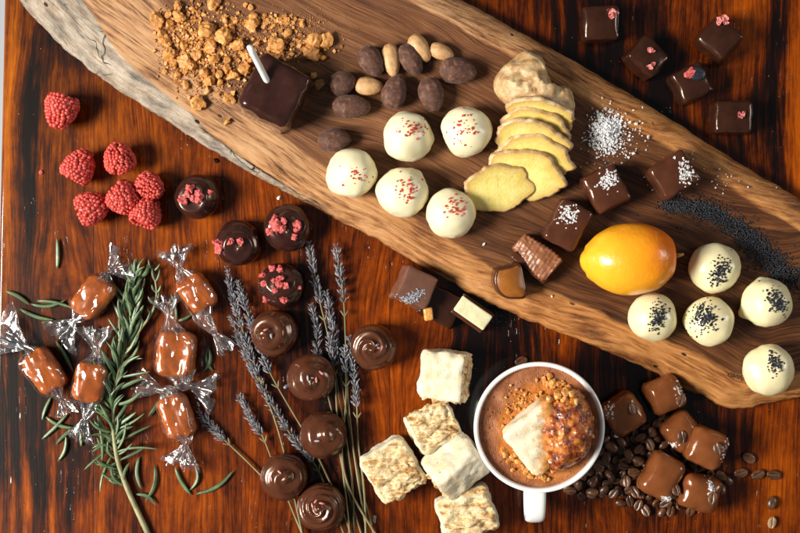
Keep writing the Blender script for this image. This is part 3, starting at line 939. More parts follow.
# halved caramel chocolates on the board
q = W(508, 280, BT+16); q.z = BT
rt = root('cut_caramel_chocolate', q, 'cut dark chocolate with smooth amber caramel face turned up', 'chocolate', 'halved caramel chocolates')
outl = [(-14, 12), (-16, 2), (-13, -9), (-5, -16), (6, -17), (15, -15), (14, 0), (9, 17), (0, 15)]
def pillow(pts, h, flat=.5, nr=10, seed=0, amp=0.0, fr=8.0, bottom=True, pw=2.0, sub=4):
    """solid from a closed outline (local units, counter-clockwise), domed top, flat base"""
    P, _ = smooth_path([(a, b, 0) for a, b in pts]+[(pts[0][0], pts[0][1], 0)], len(pts)*sub+1); P = P[:-1]
    c = sum(P, Vector())/len(P); n = len(P)
    v = [Vector((c.x, c.y, h))]; f = []
    off = Vector((seed*5.1, seed*2.7, seed))
    for r in range(1, nr+1):
        k = r/nr
        kk = 1-(1-k)**1.6
        z = h*(1-flat*0)*max(0, (1-kk**pw))**.5
        if r == nr: z = 0
        for p in P:
            q = c+(p-c)*(kk)
            v.append(Vector((q.x, q.y, z)))
    for j in range(n): f.append((0, 1+j, 1+(j+1) % n))
    for r in range(nr-1):
        a = 1+r*n; b = a+n
        for j in range(n):
            k = (j+1) % n; f.append((a+j, b+j, b+k, a+k))
    if amp:
        v2 = []
        for p in v:
            s = min(1, p.z/(h*.3)) if h else 1
            v2.append(p+Vector((fbm(p/fr+off, 3)*.5, fbm(p/fr+off+Vector((7, 0, 0)), 3)*.5, fbm(p/fr+off+Vector((0, 7, 0)), 4)))*amp*(.3+.7*s))
        v = v2
    if bottom: f.append(tuple(len(v)-n+j for j in range(n-1, -1, -1)))
    return v, f
def prism(pts, h, sub=4, bev=1.0):
    P, _ = smooth_path([(a, b, 0) for a, b in pts]+[(pts[0][0], pts[0][1], 0)], len(pts)*sub+1); P = P[:-1]
    n = len(P); c = sum(P, Vector())/n
    v = []
    for (k, z) in ((.97, 0), (1, bev), (1, h-bev), (1-bev/16, h)):
        v += [c+(p-c)*k+Vector((0, 0, z)) for p in P]
    f = [tuple(range(n-1, -1, -1)), tuple(3*n+j for j in range(n))]
    for r in range(3):
        for j in range(n):
            k = (j+1) % n; f.append((r*n+j, r*n+k, (r+1)*n+k, (r+1)*n+j))
    return v, f
Mx = TM(q, (4, 6, 0))
vf = prism(outl, 22); vs, fs = xf(vf, Mx); mk('shell', vs, fs, M['mid'], rt)
vf = prism([(a*.87+.4, b*.87) for a, b in outl], 22.6, bev=.5); vs, fs = xf(vf, Mx); mk('caramel_filling', vs, fs, M['fudge'], rt)
q = W(536, 256, BT+14); q.z = BT; q_ganache = q.copy()
rt = root('cut_ganache_chocolate', q, 'cut chocolate on its side showing a ridged pinkish brown face', 'chocolate', 'halved caramel chocolates')
v, f, ax = rbox(45, 30, 20, 3.0, 30, 4)
v2 = []
for p in v:
    k = .62+.38*min(1, (p.x+22.5)/30)
    up = min(1, p.z/9)
    q = Vector((p.x, p.y*k, p.z*(.80+.2*min(1, (p.x+22.5)/26))))
    rg_ = math.sin(p.x*1.55+.25*p.y)*.36*up
    q.z += rg_ - 4.5*max(0, -p.y/15)*up
    q.y += rg_*(1 if p.y > 0 else -1)*(abs(p.y) > 13)
    q += Vector((0, 0, 1))*.7*fbm(p/5, 3)*up
    v2.append(q)
vs, fs = xf((v2, f), TM(q_ganache, (0, 0, -42))); mk('ganache_face', vs, fs, M['ridged'], rt)
v, f, ax = rbox(42, 8, 15, 2, 8, 3)
v = [p+Vector((0, .8*fbm(p/6, 2), 0)) for p in v]
vs, fs = xf((v, f), TM(q_ganache+Matrix.Rotation(rad(-42), 3, 'Z') @ Vector((3, -12.5, 0)), (0, 0, -40))); mk('coating', vs, fs, M['mid'], rt)

# ---------------------------------------------------------------- round truffles
def truffle(Rr, H, seed, spiral=0.0, turns=1.7, axis=(0, 0), peak=0.0, lobes=(), wob=.05, ring=0.0, nu=96, nv=60):
    a = Euler((rad(axis[1]), rad(axis[0]), 0)).to_matrix()
    off = Vector((seed*3.7, seed*1.3, seed*2.2))
    ph0 = seed*1.7
    sgn = 1 if seed % 2 else -1
    def fn(ph, th):
        d = Vector((math.sin(ph)*math.cos(th), math.sin(ph)*math.sin(th), math.cos(ph)))
        e = a.transposed() @ d
        rho = math.acos(max(-1, min(1, e.z))); tt = math.atan2(e.y, e.x)
        k = 1+wob*fbm(d*1.3+off, 1)+wob*.25*fbm(d*4+off, 2)*(d.z < .3)
        if spiral:
            env = max(0, 1-(rho/1.25)**2)
            s = math.sin(2*pi*turns*rho/1.25-sgn*tt+ph0)
            s = (1-abs(s))*2-1 if seed % 3 == 0 else s
            k += spiral*env*min(1, rho/.25)*s
            k += spiral*.5*env*fbm(Vector((rho*3, tt*.6, seed)), 2)
        if peak: k += peak*math.exp(-(rho/.23)**2)
        if ring: k += ring*(math.exp(-((rho-.62)/.13)**2)-.8*math.exp(-(rho/.42)**2))
        for (lx, ly, lz, am, wd) in lobes:
            q = Vector((lx, ly, lz)).normalized(); k += am*math.exp(-((d-q).length/wd)**2)
        z = d.z
        foot = 1+(.07+.06*fbm((math.cos(th)*1.5, math.sin(th)*1.5, seed), 2))*math.exp(-((z+.60)/.15)**2)
        p = Vector((d.x*Rr*k*foot, d.y*Rr*k*foot, H*(.42+.58*z*k)))
        if p.z < 0: p.z = 0
        return p
    return grid_sphere(fn, nu, nv, 0, pi*.80)

def place_truffle(kind, px, py, Rr, H, mat, label, group, z=0.0, rot=0, **kw):
    vf = truffle(Rr, H, **kw)
    loc = W(px, py, z+H*.45); loc.z = z
    vs, fs = xf(vf, TM(loc, (0, 0, rot)))
    rt = root(kind, loc, label, 'truffle', group)
    mk('coating', vs, fs, mat, rt)
    return rt, bvh(vs, fs)

rng = random.Random(5)
G = 'white chocolate truffles with red flakes'
for i, (px, py, r, lab, fl, lobes) in enumerate([
        (407.5, 137, 24, 'white truffle with red flakes, closest to the cocoa almonds', (414, 128, 8, 8), [(-.3, -.5, .8, .05, .35), (.4, -.7, .3, -.04, .4)]),
        (467, 131.5, 24, 'white truffle with red flakes, right beside the ginger slices', (465, 132, 9, 10), [(-.9, .3, .2, .07, .4)]),
        (352, 173, 24, 'white truffle with the fewest red flakes, nearest the raspberry truffles', (360, 173, 9, 9), [(-.8, -.6, .0, .12, .45)]),
        (403.5, 192, 24.5, 'white truffle with red flakes between two others by the lower board edge', (408, 186, 7, 9), [(-.9, .3, .1, .08, .5)]),
        (451, 213.5, 24, 'white truffle with a dense red flake cap, below the largest ginger slice', (456, 204, 7, 8), [(.3, -.4, .8, .05, .3)])]):
    rt, tr = place_truffle('white_truffle', px, py, r, 36, M['white'], lab, G, BT, rot=0, seed=i+2, wob=.085, lobes=lobes+[(.5+.3*math.sin(i*2.1), .6*math.cos(i*1.7), .5, .05, .3), (math.cos(i*2.4), math.sin(i*2.4), -.35, .10, .28), (math.cos(i*2.4+1.9), math.sin(i*2.4+1.9), -.4, .07, .35)])
    q = W(fl[0], fl[1], BT+34)
    acc = sprinkle(tr, rng, q.x, q.y, fl[2]*.8, fl[3]*.8, 0, 26 if i == 2 else 48, .95, .6, .45)
    mk('red_flakes', acc.v, acc.f, M['redflake'], rt, smooth=False, kind='stuff')
G = 'white chocolate truffles with poppy seeds'
for i, (px, py, r, lab, fl, lobes) in enumerate([
        (715, 268, 24.5, 'poppy seed truffle nearest the poppy seed trail and the lemon tip', (720, 271, 4, 9, -30), [(-.8, .7, .1, .06, .4)]),
        (767.5, 303, 23.5, 'poppy seed truffle with a small drip of chocolate at its foot', (778, 302, 4, 9, 38), [(-.95, -.45, -.3, .16, .22), (-.2, .95, -.2, .1, .2)]),
        (652.5, 317, 23.5, 'poppy seed truffle just under the lemon', (658, 317, 4, 9, -22), [(.2, .8, .5, .04, .4)]),
        (709.5, 321.5, 24, 'poppy seed truffle with the thickest patch of seeds', (704, 317, 6, 9, -25), [(-.6, .7, .2, .05, .4)]),
        (769, 370, 24.5, 'poppy seed truffle beside the engraved word at the board end', (775, 363, 3, 7, 10), [(-.9, .4, .2, .06, .4), (-.6, -.7, -.2, .05, .3)])]):
    rt, tr = place_truffle('poppy_truffle', px, py, r, 36, M['ivory'], lab, G, BT, seed=i+12, wob=.075, lobes=lobes+[(.4*math.cos(i*1.9), .7*math.sin(i*1.9), .6, .05, .28), (math.cos(i*2.9+.7), math.sin(i*2.9+.7), -.38, .09, .3)])
    q = W(fl[0], fl[1], BT+34)
    acc = sprinkle(tr, rng, q.x, q.y, fl[2], fl[3]*.75, fl[4], [190, 180, 180, 290, 115][i], .72, .6, .3, elong=1.25)
    mk('poppy_seeds', acc.v, acc.f, M['poppy'], rt, smooth=False, kind='stuff')
G = 'dark truffles with dried raspberry pieces'
for i, (px, py, r, lab, bits) in enumerate([
        (198, 196.5, 22.5, 'dark truffle with raspberry pieces lying alone beside the fresh raspberries', [(191, 189, 3.6), (184, 200, 4.2), (188, 194, 3), (200, 193, 3.6), (200, 200, 3.6), (210, 192, 2.4), (194, 197, 3)]),
        (238.5, 243, 22.5, 'dark truffle with one large raspberry piece hanging over its rim', [(220, 248, 5.0), (231, 242, 2.8), (241, 242, 3.1), (216, 242, 3)]),
        (287, 228, 23.5, 'dark truffle with a central heap of raspberry pieces, closest to the board', [(276, 225, 4.6), (280, 229, 4), (270, 231, 3.2), (283, 222, 3), (296, 225, 3.6), (297, 230, 3), (294, 237, 2.6), (275, 219, 3)]),
        (281, 286, 22.5, 'dark truffle strewn with many small raspberry crumbs above the plain swirl truffles', [(272, 269, 2.8), (280, 269, 2.8), (262, 276, 3), (264, 284, 2.8), (275, 281, 3.2), (279, 285, 3), (286, 286, 2.6), (275, 291, 2.4), (266, 299, 2.8), (284, 299, 3.2), (298, 288, 1.8), (280, 279, 2.8)])]):
    rt, tr = place_truffle('raspberry_truffle', px, py, r, 31, M['darker'], lab, G, 0, rot=i*80, seed=i*2+5, spiral=.05, turns=1.3, axis=(-12, 6), ring=.08, wob=.06)
    for bx, by, s in bits:
        q = W(bx, by, 29); p, nm = drop(tr, q.x, q.y)
        if p is None: p, nm = Vector((q.x, q.y, 10)), Vector((0, 0, 1))
        acc = Acc(); acc.add(chunk(rng, s*1.3, 3, 1.5, .75), Matrix.Translation(p+nm*s*.35))
        mk('raspberry_piece', acc.v, acc.f, M['dryrasp'], rt, smooth=False)
G = 'milk chocolate swirl truffles with lavender buds'
for i, (px, py, r, lab, ax_, buds) in enumerate([
        (274, 333, 23.5, 'swirl truffle directly under the lowest raspberry truffle', (-14, 4), [(266, 330), (271, 336)]),
        (311, 377.5, 24, 'swirl truffle with a cracked top lying across the lavender stems', (-6, 4), [(321, 373), (316, 380), (308, 378)]),
        (374, 347, 23, 'swirl truffle apart from the rest between lavender and marshmallows', (4, -8), [(379, 348), (377, 345)]),
        (323, 435, 23.5, 'swirl truffle with a big dollop crest, in the middle of the stems', (-20, -2), [(317, 441)]),
        (284, 477, 23.5, 'swirl truffle with two upright buds left of the stem bundle', (-4, -6), [(272, 479), (280, 472)]),
        (321, 507, 24, 'swirl truffle nearest the bottom edge, with a pinched messy top', (-4, 0), [(316, 502), (313, 506), (322, 503)])]):
    rt, tr = place_truffle('swirl_truffle', px, py, r, 35, M['mid'], lab, G, 0, rot=i*65, seed=i+31, spiral=.085, turns=[1.7, 1.2, 1.6, 1.3, 1.9, 2.0][i], axis=ax_, peak=.10, wob=.05)
    for bx, by in buds:
        q = W(bx, by, 34); p, nm = drop(tr, q.x, q.y)
        if p is None: continue
        acc = Acc(); acc.add(ico(2), Matrix.Translation(p+nm*.7) @ align(nm, rng.uniform(0, 6.3)) @ Matrix.Diagonal((3.0, 1.1, 1.0, 1)))
        mk('lavender_bud', acc.v, acc.f, M['petal'] if rng.random() < .5 else M['bluedust'], rt)

# ---------------------------------------------------------------- raspberries
def raspberry(L, Wd, seed, hollow=False):
    rg = random.Random(seed); acc = Acc()
    prof = lambda s: Wd*(1.16-.50*s)*max(0, 1-abs((s-.45)/.58)**2.5)**.55
    n_rows = 11
    core = []
    for i in range(n_rows):
        s = (i+.35)/n_rows
        rr = prof(s)*.95
        m = max(4, int(2*pi*rr/(Wd*.275)))
        for j in range(m):
            th = 2*pi*(j+(i % 2)*.5)/m+rg.uniform(-.1, .1)
            x = (s-.48)*L+rg.uniform(-.6, .6)
            p = Vector((x, rr*math.cos(th), rr*math.sin(th)))
            rd = Wd*.148*rg.uniform(.72, 1.22)
            acc.add(ico(2), Matrix.Translation(p) @ Matrix.Diagonal((rd, rd, rd, 1)))
    for j in range(3):
        acc.add(ico(2), Matrix.Translation((L*.47, rg.uniform(-2.4, 2.4), rg.uniform(-2.4, 2.4))) @ Matrix.Diagonal((Wd*.2,)*3+(1,)))
    if not hollow: acc.add(grid_sphere(lambda ph, th: Vector(((-.48+.95*ph/pi)*L, prof(ph/pi)*.985*math.cos(th)*min(1, ph*6), prof(ph/pi)*.985*math.sin(th)*min(1, ph*6))), 20, 14))
    return acc
G = 'fresh raspberries'
for i, (px, py, L, Wd, ang, lab, hol, pitch) in enumerate([
        (62, 112, 33, 16.5, -105, 'fresh raspberry lying alone nearest the board corner, tip down', False, 0),
        (81, 166, 32, 16, 60, 'fresh raspberry with pointed tip up, next to the dented one', False, 0),
        (120, 157.5, 27, 15.5, 100, 'fresh raspberry with a dented end, top of the pair', True, -35),
        (94.5, 207.5, 30, 16.5, 20, 'fresh raspberry lying apart beside the cluster of three', False, 0),
        (126, 200, 31, 16.5, -40, 'largest fresh raspberry of the touching cluster of three', False, 0),
        (152, 187.5, 26, 13.5, -30, 'small darker raspberry with hollow end in the cluster of three', True, -20),
        (147.5, 211.5, 29, 15.5, 70, 'fresh raspberry lowest of the cluster of three', False, 15)]):
    acc = raspberry(L, Wd, i+1, hol)
    loc = W(px, py, 13); loc.z = 15
    vs = [TM(loc, (0, pitch, ang)) @ p for p in acc.v]
    zm = min(p.z for p in vs); vs = [loc*1.0+(p-loc)*.96-Vector((0, 0, zm-.5)) for p in vs]
    o = mk('raspberry', vs, acc.f, M['rasp']); tag(o, lab, 'raspberry', G)

# ---------------------------------------------------------------- almonds
def nut(L, Wd, T, seed, wr=.05):
    off = Vector((seed*2.3, seed, 0))
    def fn(ph, th):
        x = math.cos(ph); r = math.sin(ph)**.9*(1-.16*x)
        d = Vector((x, r*math.cos(th), r*math.sin(th)))
        k = 1+wr*fbm(d*3+off, 3)+wr*.4*math.sin(th*9+3*x)*r
        return Vector((x*L*k, d.y*Wd*k, d.z*T*k))
    return grid_sphere(fn, 32, 22)
for i, (px, py, L, Wd, ang, mat, nm, lab, grp) in enumerate([
        (371.5, 61.5, 15.5, 11.5, -58, 'cocoa', 'cocoa_almond', 'cocoa dusted almond left of the upright bare almond', 'cocoa dusted almonds'),
        (411, 60, 16.5, 10.5, -62, 'cocoa', 'cocoa_almond', 'cocoa dusted almond between the upright and the tilted bare almonds', 'cocoa dusted almonds'),
        (458, 71, 18, 12.5, -10, 'cocoa', 'cocoa_almond', 'cocoa dusted almond farthest from the chocolate pop, below a bare almond', 'cocoa dusted almonds'),
        (394.5, 92, 16.5, 12, 75, 'cocoa', 'cocoa_almond', 'cocoa dusted almond standing upright just under the bare almond trio', 'cocoa dusted almonds'),
        (431.5, 95, 17, 12, -78, 'cocoa', 'cocoa_almond', 'cocoa dusted almond lowest on the right, above the white truffles', 'cocoa dusted almonds'),
        (342.5, 83, 13, 11.5, 20, 'cocoa', 'cocoa_almond', 'small dark cocoa dusted almond next to the flat bare almond', 'cocoa dusted almonds'),
        (351.5, 106.5, 18.5, 11.5, -2, 'cocoa', 'cocoa_almond', 'long cocoa dusted almond lying level below the smallest one', 'cocoa dusted almonds'),
        (334.5, 140, 16, 11, 4, 'cocoa', 'cocoa_almond', 'cocoa dusted almond on its own above the white truffle', 'cocoa dusted almonds'),
        (391.5, 60, 16, 9, -82, 'almond', 'bare_almond', 'bare tan almond standing upright between two cocoa almonds', 'bare almonds'),
        (420, 48.5, 15, 9, -56, 'almond', 'bare_almond', 'bare tan almond at the top, tilted behind a cocoa almond', 'bare almonds'),
        (441.5, 52, 12.5, 8, -22, 'almond', 'bare_almond', 'small bare brown almond farthest right of the nuts', 'bare almonds'),
        (369, 86.3, 14, 9, -4, 'almond', 'bare_almond', 'bare orange brown almond lying level between cocoa almonds', 'bare almonds')]):
    T = Wd*.86
    loc = W(px, py, BT+T); loc.z = BT+T*.97
    vs, fs = xf(nut(L, Wd, T, i+1, .06 if mat == 'cocoa' else .045), TM(loc, (R_.uniform(-15, 15), 0, ang)))
    o = mk(nm, vs, fs, M[mat]); tag(o, lab, 'almond', grp)

# ---------------------------------------------------------------- chocolate pop on a stick
loc = W(275, 92, BT+30); loc.z = BT
rt = root('chocolate_pop', loc, 'dark chocolate coated square on a biscuit with a white stick in its top', 'chocolate pop')
v, f, ax = rbox(46, 52, 8, 2.2, 6, 3)
v = [p+Vector((fbm(p/7, 2)*.8, fbm(p/7+Vector((3, 3, 3)), 2)*.8, 0)) for p in v]
vs, fs = xf((v, f), TM(loc+Vector((-4, -5, 0)), (0, 0, -28))); mk('biscuit_base', vs, fs, M['biscuit'], rt)
vf = choc_box(55, 58, 35, 77, r=7, dome=1.0, flare=2.0, wob=1.6)
v2 = []
for p in vf[0]:
    q = p.copy()
    e = math.hypot(q.x, q.y)
    q.z -= 2.2*math.exp(-((e)/12)**2)*(p.z > 25)
    if p.z < 6: q.z += -1.5*fbm(p/6, 2)
    q.z += (p.z > 25)*2.6*fbm(p/17, 2)
    if p.y < -20: q.y -= 1.6*math.exp(-((p.x+2)/4)**2)*(p.z < 30)
    v2.append(q)
vs, fs = xf((v2, vf[1]), TM(loc+Vector((0, 0, 6)), (0, 0, -28))); mk('coating', vs, fs, M['darker'], rt)
a = W(268.5, 84, BT+36); b = W(249.5, 46.5, BT+74)
pts_ = [a.lerp(b, k/8) for k in range(9)]
mk('stick', *tube(pts_, [3.1]*8+[2.9], 16), M['stick'], rt)
mk('stick_collar', *grid_sphere(lambda ph, th: a+Vector((5.2*math.sin(ph)*math.cos(th), 4.8*math.sin(ph)*math.sin(th), 3.0*math.cos(ph))), 20, 10), M['darker'], rt)

# ---------------------------------------------------------------- toffee pieces and crumbs
rng = random.Random(8)
chunks = [(157.6, 19, 7.4), (179, 15.6, 6.6), (178, 4.5, 5.5), (215, 4, 6.8), (192, 9, 3), (199, 4.5, 2.6), (206, 32, 9.6), (223, 36, 8.8), (210, 48, 7.2), (252, 26, 7), (254, 17, 4.8), (250, 7.5, 3.4), (245.5, 5, 2.6),
          (275.5, 46, 8.4), (313, 41, 8.4), (325.5, 40, 7.6), (311, 53, 8.4), (288, 33, 4.4), (302, 24, 3.6), (322, 58, 4), (320, 85, 5.4), (313, 75, 4.2), (185, 61.5, 7.2), (214, 60, 5.4), (234, 75, 7.4), (226.7, 69, 5),
          (244, 68, 6.4), (248, 56.5, 7), (238, 45, 7.2), (210, 82, 6), (199, 103, 7.6), (229, 99, 5.4), (227, 122, 4), (185, 85, 4.6), (183, 45, 4.6), (169, 54, 6.4), (165, 41, 6.4), (161, 33, 5.4), (172.6, 64, 5.4),
          (196.5, 55, 5.4), (193, 66, 5.4), (220, 83, 3.6), (226.7, 60, 4.2), (232, 28, 4.2), (225, 20, 3.6), (208, 90, 3.6), (169, 25, 4.8), (168, 15, 4), (204, 73, 5), (219, 75, 4.4), (177, 75, 3.8), (258, 44, 4)]
big = {0: 'smooth round toffee lump at the outer end of the crumbs', 6: 'biggest toffee lump in the middle of the crumbs', 7: 'triangular toffee lump beside the biggest one', 3: 'toffee lump cut off by the top edge of the photo',
       13: 'pointed toffee shard just above the chocolate pop', 14: 'toffee lump above its twin at the crumbs end near the almonds', 15: 'toffee lump outermost at the almond end of the crumbs', 16: 'toffee lump below its twin at the almond end',
       20: 'reddish toffee bit beside the chocolate pop, facing the almonds', 30: 'rough toffee lump lying apart below the crumbs', 31: 'oval toffee bit touching the biscuit base', 32: 'small toffee bit farthest below the crumbs', 9: 'toffee lump above the tip of the white stick'}
for i, (px, py, r) in enumerate(chunks):
    q = W(px, py, BT+r*.5); q.z = BT+r*.52
    vf = chunk(rng, r*1.04, 3 if r > 5 else 2, .9, .72)
    vs, fs = xf(vf, TM(q, (0, 0, rng.uniform(0, 360))))
    o = mk('toffee_piece', vs, fs, M['toffee'], smooth=False)
    tag(o, big.get(i, 'broken honey coloured toffee piece among the crumbs on the board'), 'toffee piece', 'toffee pieces scattered on the board')
acc = Acc()
for _ in range(1500):
    k = rng.random()
    if k < .55:
        px, py = rng.gauss(205, 24), rng.gauss(50, 22)
    elif k < .7: px, py = rng.gauss(270, 20), 22+rng.gauss(0, 3)-abs(rng.gauss(0, 1))
    elif k < .85: px, py = rng.gauss(290, 16), rng.gauss(45, 9)
    else: px, py = rng.gauss(180, 10), rng.gauss(40, 18)
    if px < 152 or py < 1 or py > 108 or (px < 175 and py > 78): continue
    s = abs(rng.gauss(0, .8))+.45
    q = W(px, py, BT); q.z = BT+.35+s*.4
    acc.add(chip(rng, s, .7, .5), TM(q, (rng.uniform(-30, 30), rng.uniform(-30, 30), rng.uniform(0, 360))))
o = mk('toffee_crumbs', acc.v, acc.f, M['toffee'], smooth=False); tag(o, 'fine golden toffee crumbs sprinkled over the board', 'crumbs', kind='stuff')

acc = Acc()
for _ in range(4600):
    k = rng.random()
    if k < .7: px, py = rng.gauss(210, 27), rng.gauss(50, 24)
    else: px, py = rng.gauss(285, 22), rng.gauss(36, 11)
    if px < 158 or py < 1 or py > 106 or (px < 185 and py > 74): continue
    s = rng.uniform(.25, .7); q = W(px, py, BT); q.z = BT+.4
    acc.add(chip(rng, s, .6, .5), TM(q, (0, 0, rng.uniform(0, 360))))
M['dust'] = simple('toffee_dust', (.20, .085, .03), (.42, .20, .075), 1/2, .8).m
o = mk('cocoa_crumbs', acc.v, acc.f, M['dust'], smooth=False); tag(o, 'fine brown powder of crumbs dusted under the toffee pieces', 'crumbs', kind='stuff')

# ---------------------------------------------------------------- salt heap, poppy seeds
acc = Acc()
for _ in range(1300):
    a = rng.gauss(0, 1); b = rng.gauss(0, 1)
    px = 607+a*7+b*3.5; py = 133-a*4.5+b*8.5
    if rng.random() < .10: px += rng.gauss(8, 18); py += rng.gauss(6, 12)
    d2 = (a*a+b*b)
    s = rng.uniform(.35, .9)+1.3*rng.random()**5
    q = W(px, py, BT); q.z = BT+.6+max(0, 7*math.exp(-d2/1.3))*rng.random()
    acc.add(chip(rng, s, rng.uniform(.25, .8), .65), TM(q, [rng.uniform(-60, 60), rng.uniform(-60, 60), rng.uniform(0, 360)]))
o = mk('salt_heap', acc.v, acc.f, M['salt'], smooth=False); tag(o, 'small heap of coarse white salt on the board beside the ginger', 'salt', kind='stuff')
def seeds(name, path, n, w0, w1, z0, label, r=.82):
    P, _ = smooth_path([(a, b, 0) for a, b in path], 60); acc = Acc()
    for _ in range(n):
        t_ = rng.random(); p = P[int(t_*59)]
        w = w0+(w1-w0)*t_
        px, py = p.x+rng.gauss(0, w), p.y+rng.gauss(0, w)
        if rng.random() < .05: px += rng.gauss(0, 12); py += rng.gauss(0, 10)
        d = ((px-p.x)**2+(py-p.y)**2)/(w*w)
        q = W(px, py, z0); q.z = z0+.7+2.8*math.exp(-d)*rng.random()
        rr = r*rng.uniform(.8, 1.2)
        acc.add(ico(1), TM(q, (0, rng.uniform(-40, 40), rng.uniform(0, 360)), (rr*1.25, rr*.9, rr*.9)))
    o = mk(name, acc.v, acc.f, M['poppy']); tag(o, label, 'poppy seeds', kind='stuff')
seeds('poppy_seeds', [(666, 204), (690, 207), (712, 213), (735, 228), (755, 245), (775, 266), (795, 282)], 3200, 3.4, 7.2, BT, 'trail of blue black poppy seeds curving over the board')
seeds('poppy_seeds', [(490, 318), (498, 310), (508, 300)], 330, 4.5, 6, 0, 'small spill of dark seeds on the table by the cut white chocolate')

# ---------------------------------------------------------------- lemon
loc = W(631, 259, BT+33); loc.z = BT+33.5
rt = root('lemon', Vector((loc.x, loc.y, BT)), 'whole glossy orange yellow lemon resting on the board', 'lemon')
def lem(ph, th):
    x = -math.cos(ph); r = math.sin(ph)
    X = x*44; Rr = 34.5*r**.92
    if x < -.80: X -= 5*((-x-.80)/.2)**1.5; Rr *= 1
    if x < -.93: Rr = max(Rr*.80, 0)
    if x > .9: X -= 2.0*((x-.9)/.1)
    d = Vector((x, r*math.cos(th), r*math.sin(th)))
    k = 1+.018*fbm(d*2.2, 2)
    return Vector((X*k, Rr*math.cos(th)*k, Rr*math.sin(th)*k*.98))
vs, fs = xf(grid_sphere(lem, 72, 60), TM(loc, (0, -3, 3))); mk('peel', vs, fs, M['lemon'], rt)
a = loc+Vector((42.5, 3.2, 2)); vs, fs = tube([a, a+Vector((4, .6, .5)), a+Vector((7, 1.5, 1.5))], [2.6, 1.7, 1.0], 8); mk('stalk_end', vs, fs, M['lemon_end'], rt)

# ---------------------------------------------------------------- ginger
loc = W(534, 86, BT); 
out = [(497, 94), (494, 81), (502, 67), (514, 57), (527, 49), (537, 53), (545, 64), (550, 77), (555, 88), (562, 85), (571, 88), (575, 98), (574, 114), (560, 118), (544, 113), (525, 108), (508, 106)]
lo = [(W(a, b, BT+10)-loc) for a, b in out]
lo = [(p.x, p.y) for p in reversed(lo)]
v, f = pillow(lo, 33, nr=30, seed=4, amp=4.2, fr=15, pw=2.3, sub=5)
v2 = []
for p in v:
    q = p.copy()
    q.z += 2.5*math.sin((p.y*.8+p.x*.45)*.42)*min(1, p.z/12)*.5
    q.z -= 7*math.exp(-((p.x-22)/5)**2-((p.y+3)/9)**2)*(p.z > 2)
    v2.append(q)
rt = root('ginger_root', loc, 'knobbly pale brown ginger root end with its cut side towards the slices', 'ginger root')
vs = [p+loc for p in v2]; mk('skin', vs, f, M['gskin'], rt)
def slice_shape(a, b, th, seed, side=.0):
    n = 88; v = []; rim = []
    off = Vector((seed*3.3, seed, 0))
    ring = []
    for j in range(n):
        t_ = 2*pi*j/n
        k = 1+.16*fbm(Vector((math.cos(t_)*1.6, math.sin(t_)*1.6, 0))+off, 3)+.012*fbm(Vector((math.cos(t_)*7, math.sin(t_)*7, 0))+off, 2)
        if side: k += side*math.exp(-((t_-.15)/.22)**2)
        ring.append(Vector((math.cos(t_)*a*k, math.sin(t_)*b*k, 0)))
    levels = [(.0, th/2), (.35, th/2), (.68, th/2), (.84, th/2), (.945, th/2+.1), (.99, th/2-.7), (1.03, 0), (1.0, -th/2+.6), (.95, -th/2), (.5, -th/2), (0, -th/2)]
    f = []; mi = []
    for (k, z) in levels:
        for p in ring: v.append(Vector((p.x*k, p.y*k, z+.35*fbm(Vector((p.x*k/5, p.y*k/5, seed)), 2))))
        rim += [max(0, min(1, (k-.66)/.32))]*n
    for r in range(len(levels)-1):
        for j in range(n):
            k = (j+1) % n; f.append((r*n+j, (r+1)*n+j, (r+1)*n+k, r*n+k)); mi.append(1 if 4 <= r <= 7 else 0)
    return v, f, mi, rim
G = 'overlapping ginger slices'
sl = [(539, 117, 33, 23, -12, 50, 11, 'ginger slice leaning closest to the cut root'), (536, 130, 34, 23, -19, 40, 10, 'second ginger slice from the root, mostly covered'),
      (529, 143, 34, 25, -13, 40, 9.5, 'third ginger slice from the root, with a pointed corner'), (534, 159, 36, 25, -17, 31, 9.5, 'fourth ginger slice from the root, showing a broad face'),
      (525, 175, 35, 26, -18, 27, 10, 'ginger slice second from the bottom, tucked under the largest'), (498, 189, 34, 24, 10, 20, 11, 'largest ginger slice lying lowest with its whole yellow face visible')]
for i, (px, py, a, b, ang, tilt, zz, lab) in enumerate(sl):
    v, f, mi, rim = slice_shape(a, b, 5.4, i+3, .14 if i in (2, 3, 4) else 0)
    b_ = b*math.sin(rad(tilt))
    c = W(px, py, BT+zz); c.z = BT+2.5+b_+(2.5 if i == 5 else 0)
    vs, fs = xf((v, f), TM(c, (0, 0, ang)) @ Matrix.Rotation(rad(tilt), 4, 'X'))
    lo_ = min(p.z for p in vs)
    rt = root('ginger_slice', Vector((c.x, c.y, BT)), lab, 'ginger slice', G)
    sel0 = [q for q, m in zip(fs, mi) if m == 0]; sel1 = [q for q, m in zip(fs, mi) if m == 1]
    o = mk('flesh', vs, sel0, M['gflesh'], rt); color_attr(o, 'rib', [(r, r, r, 1) for r in rim])
    mk('skin_rim', vs, sel1, M['gskin'], rt)

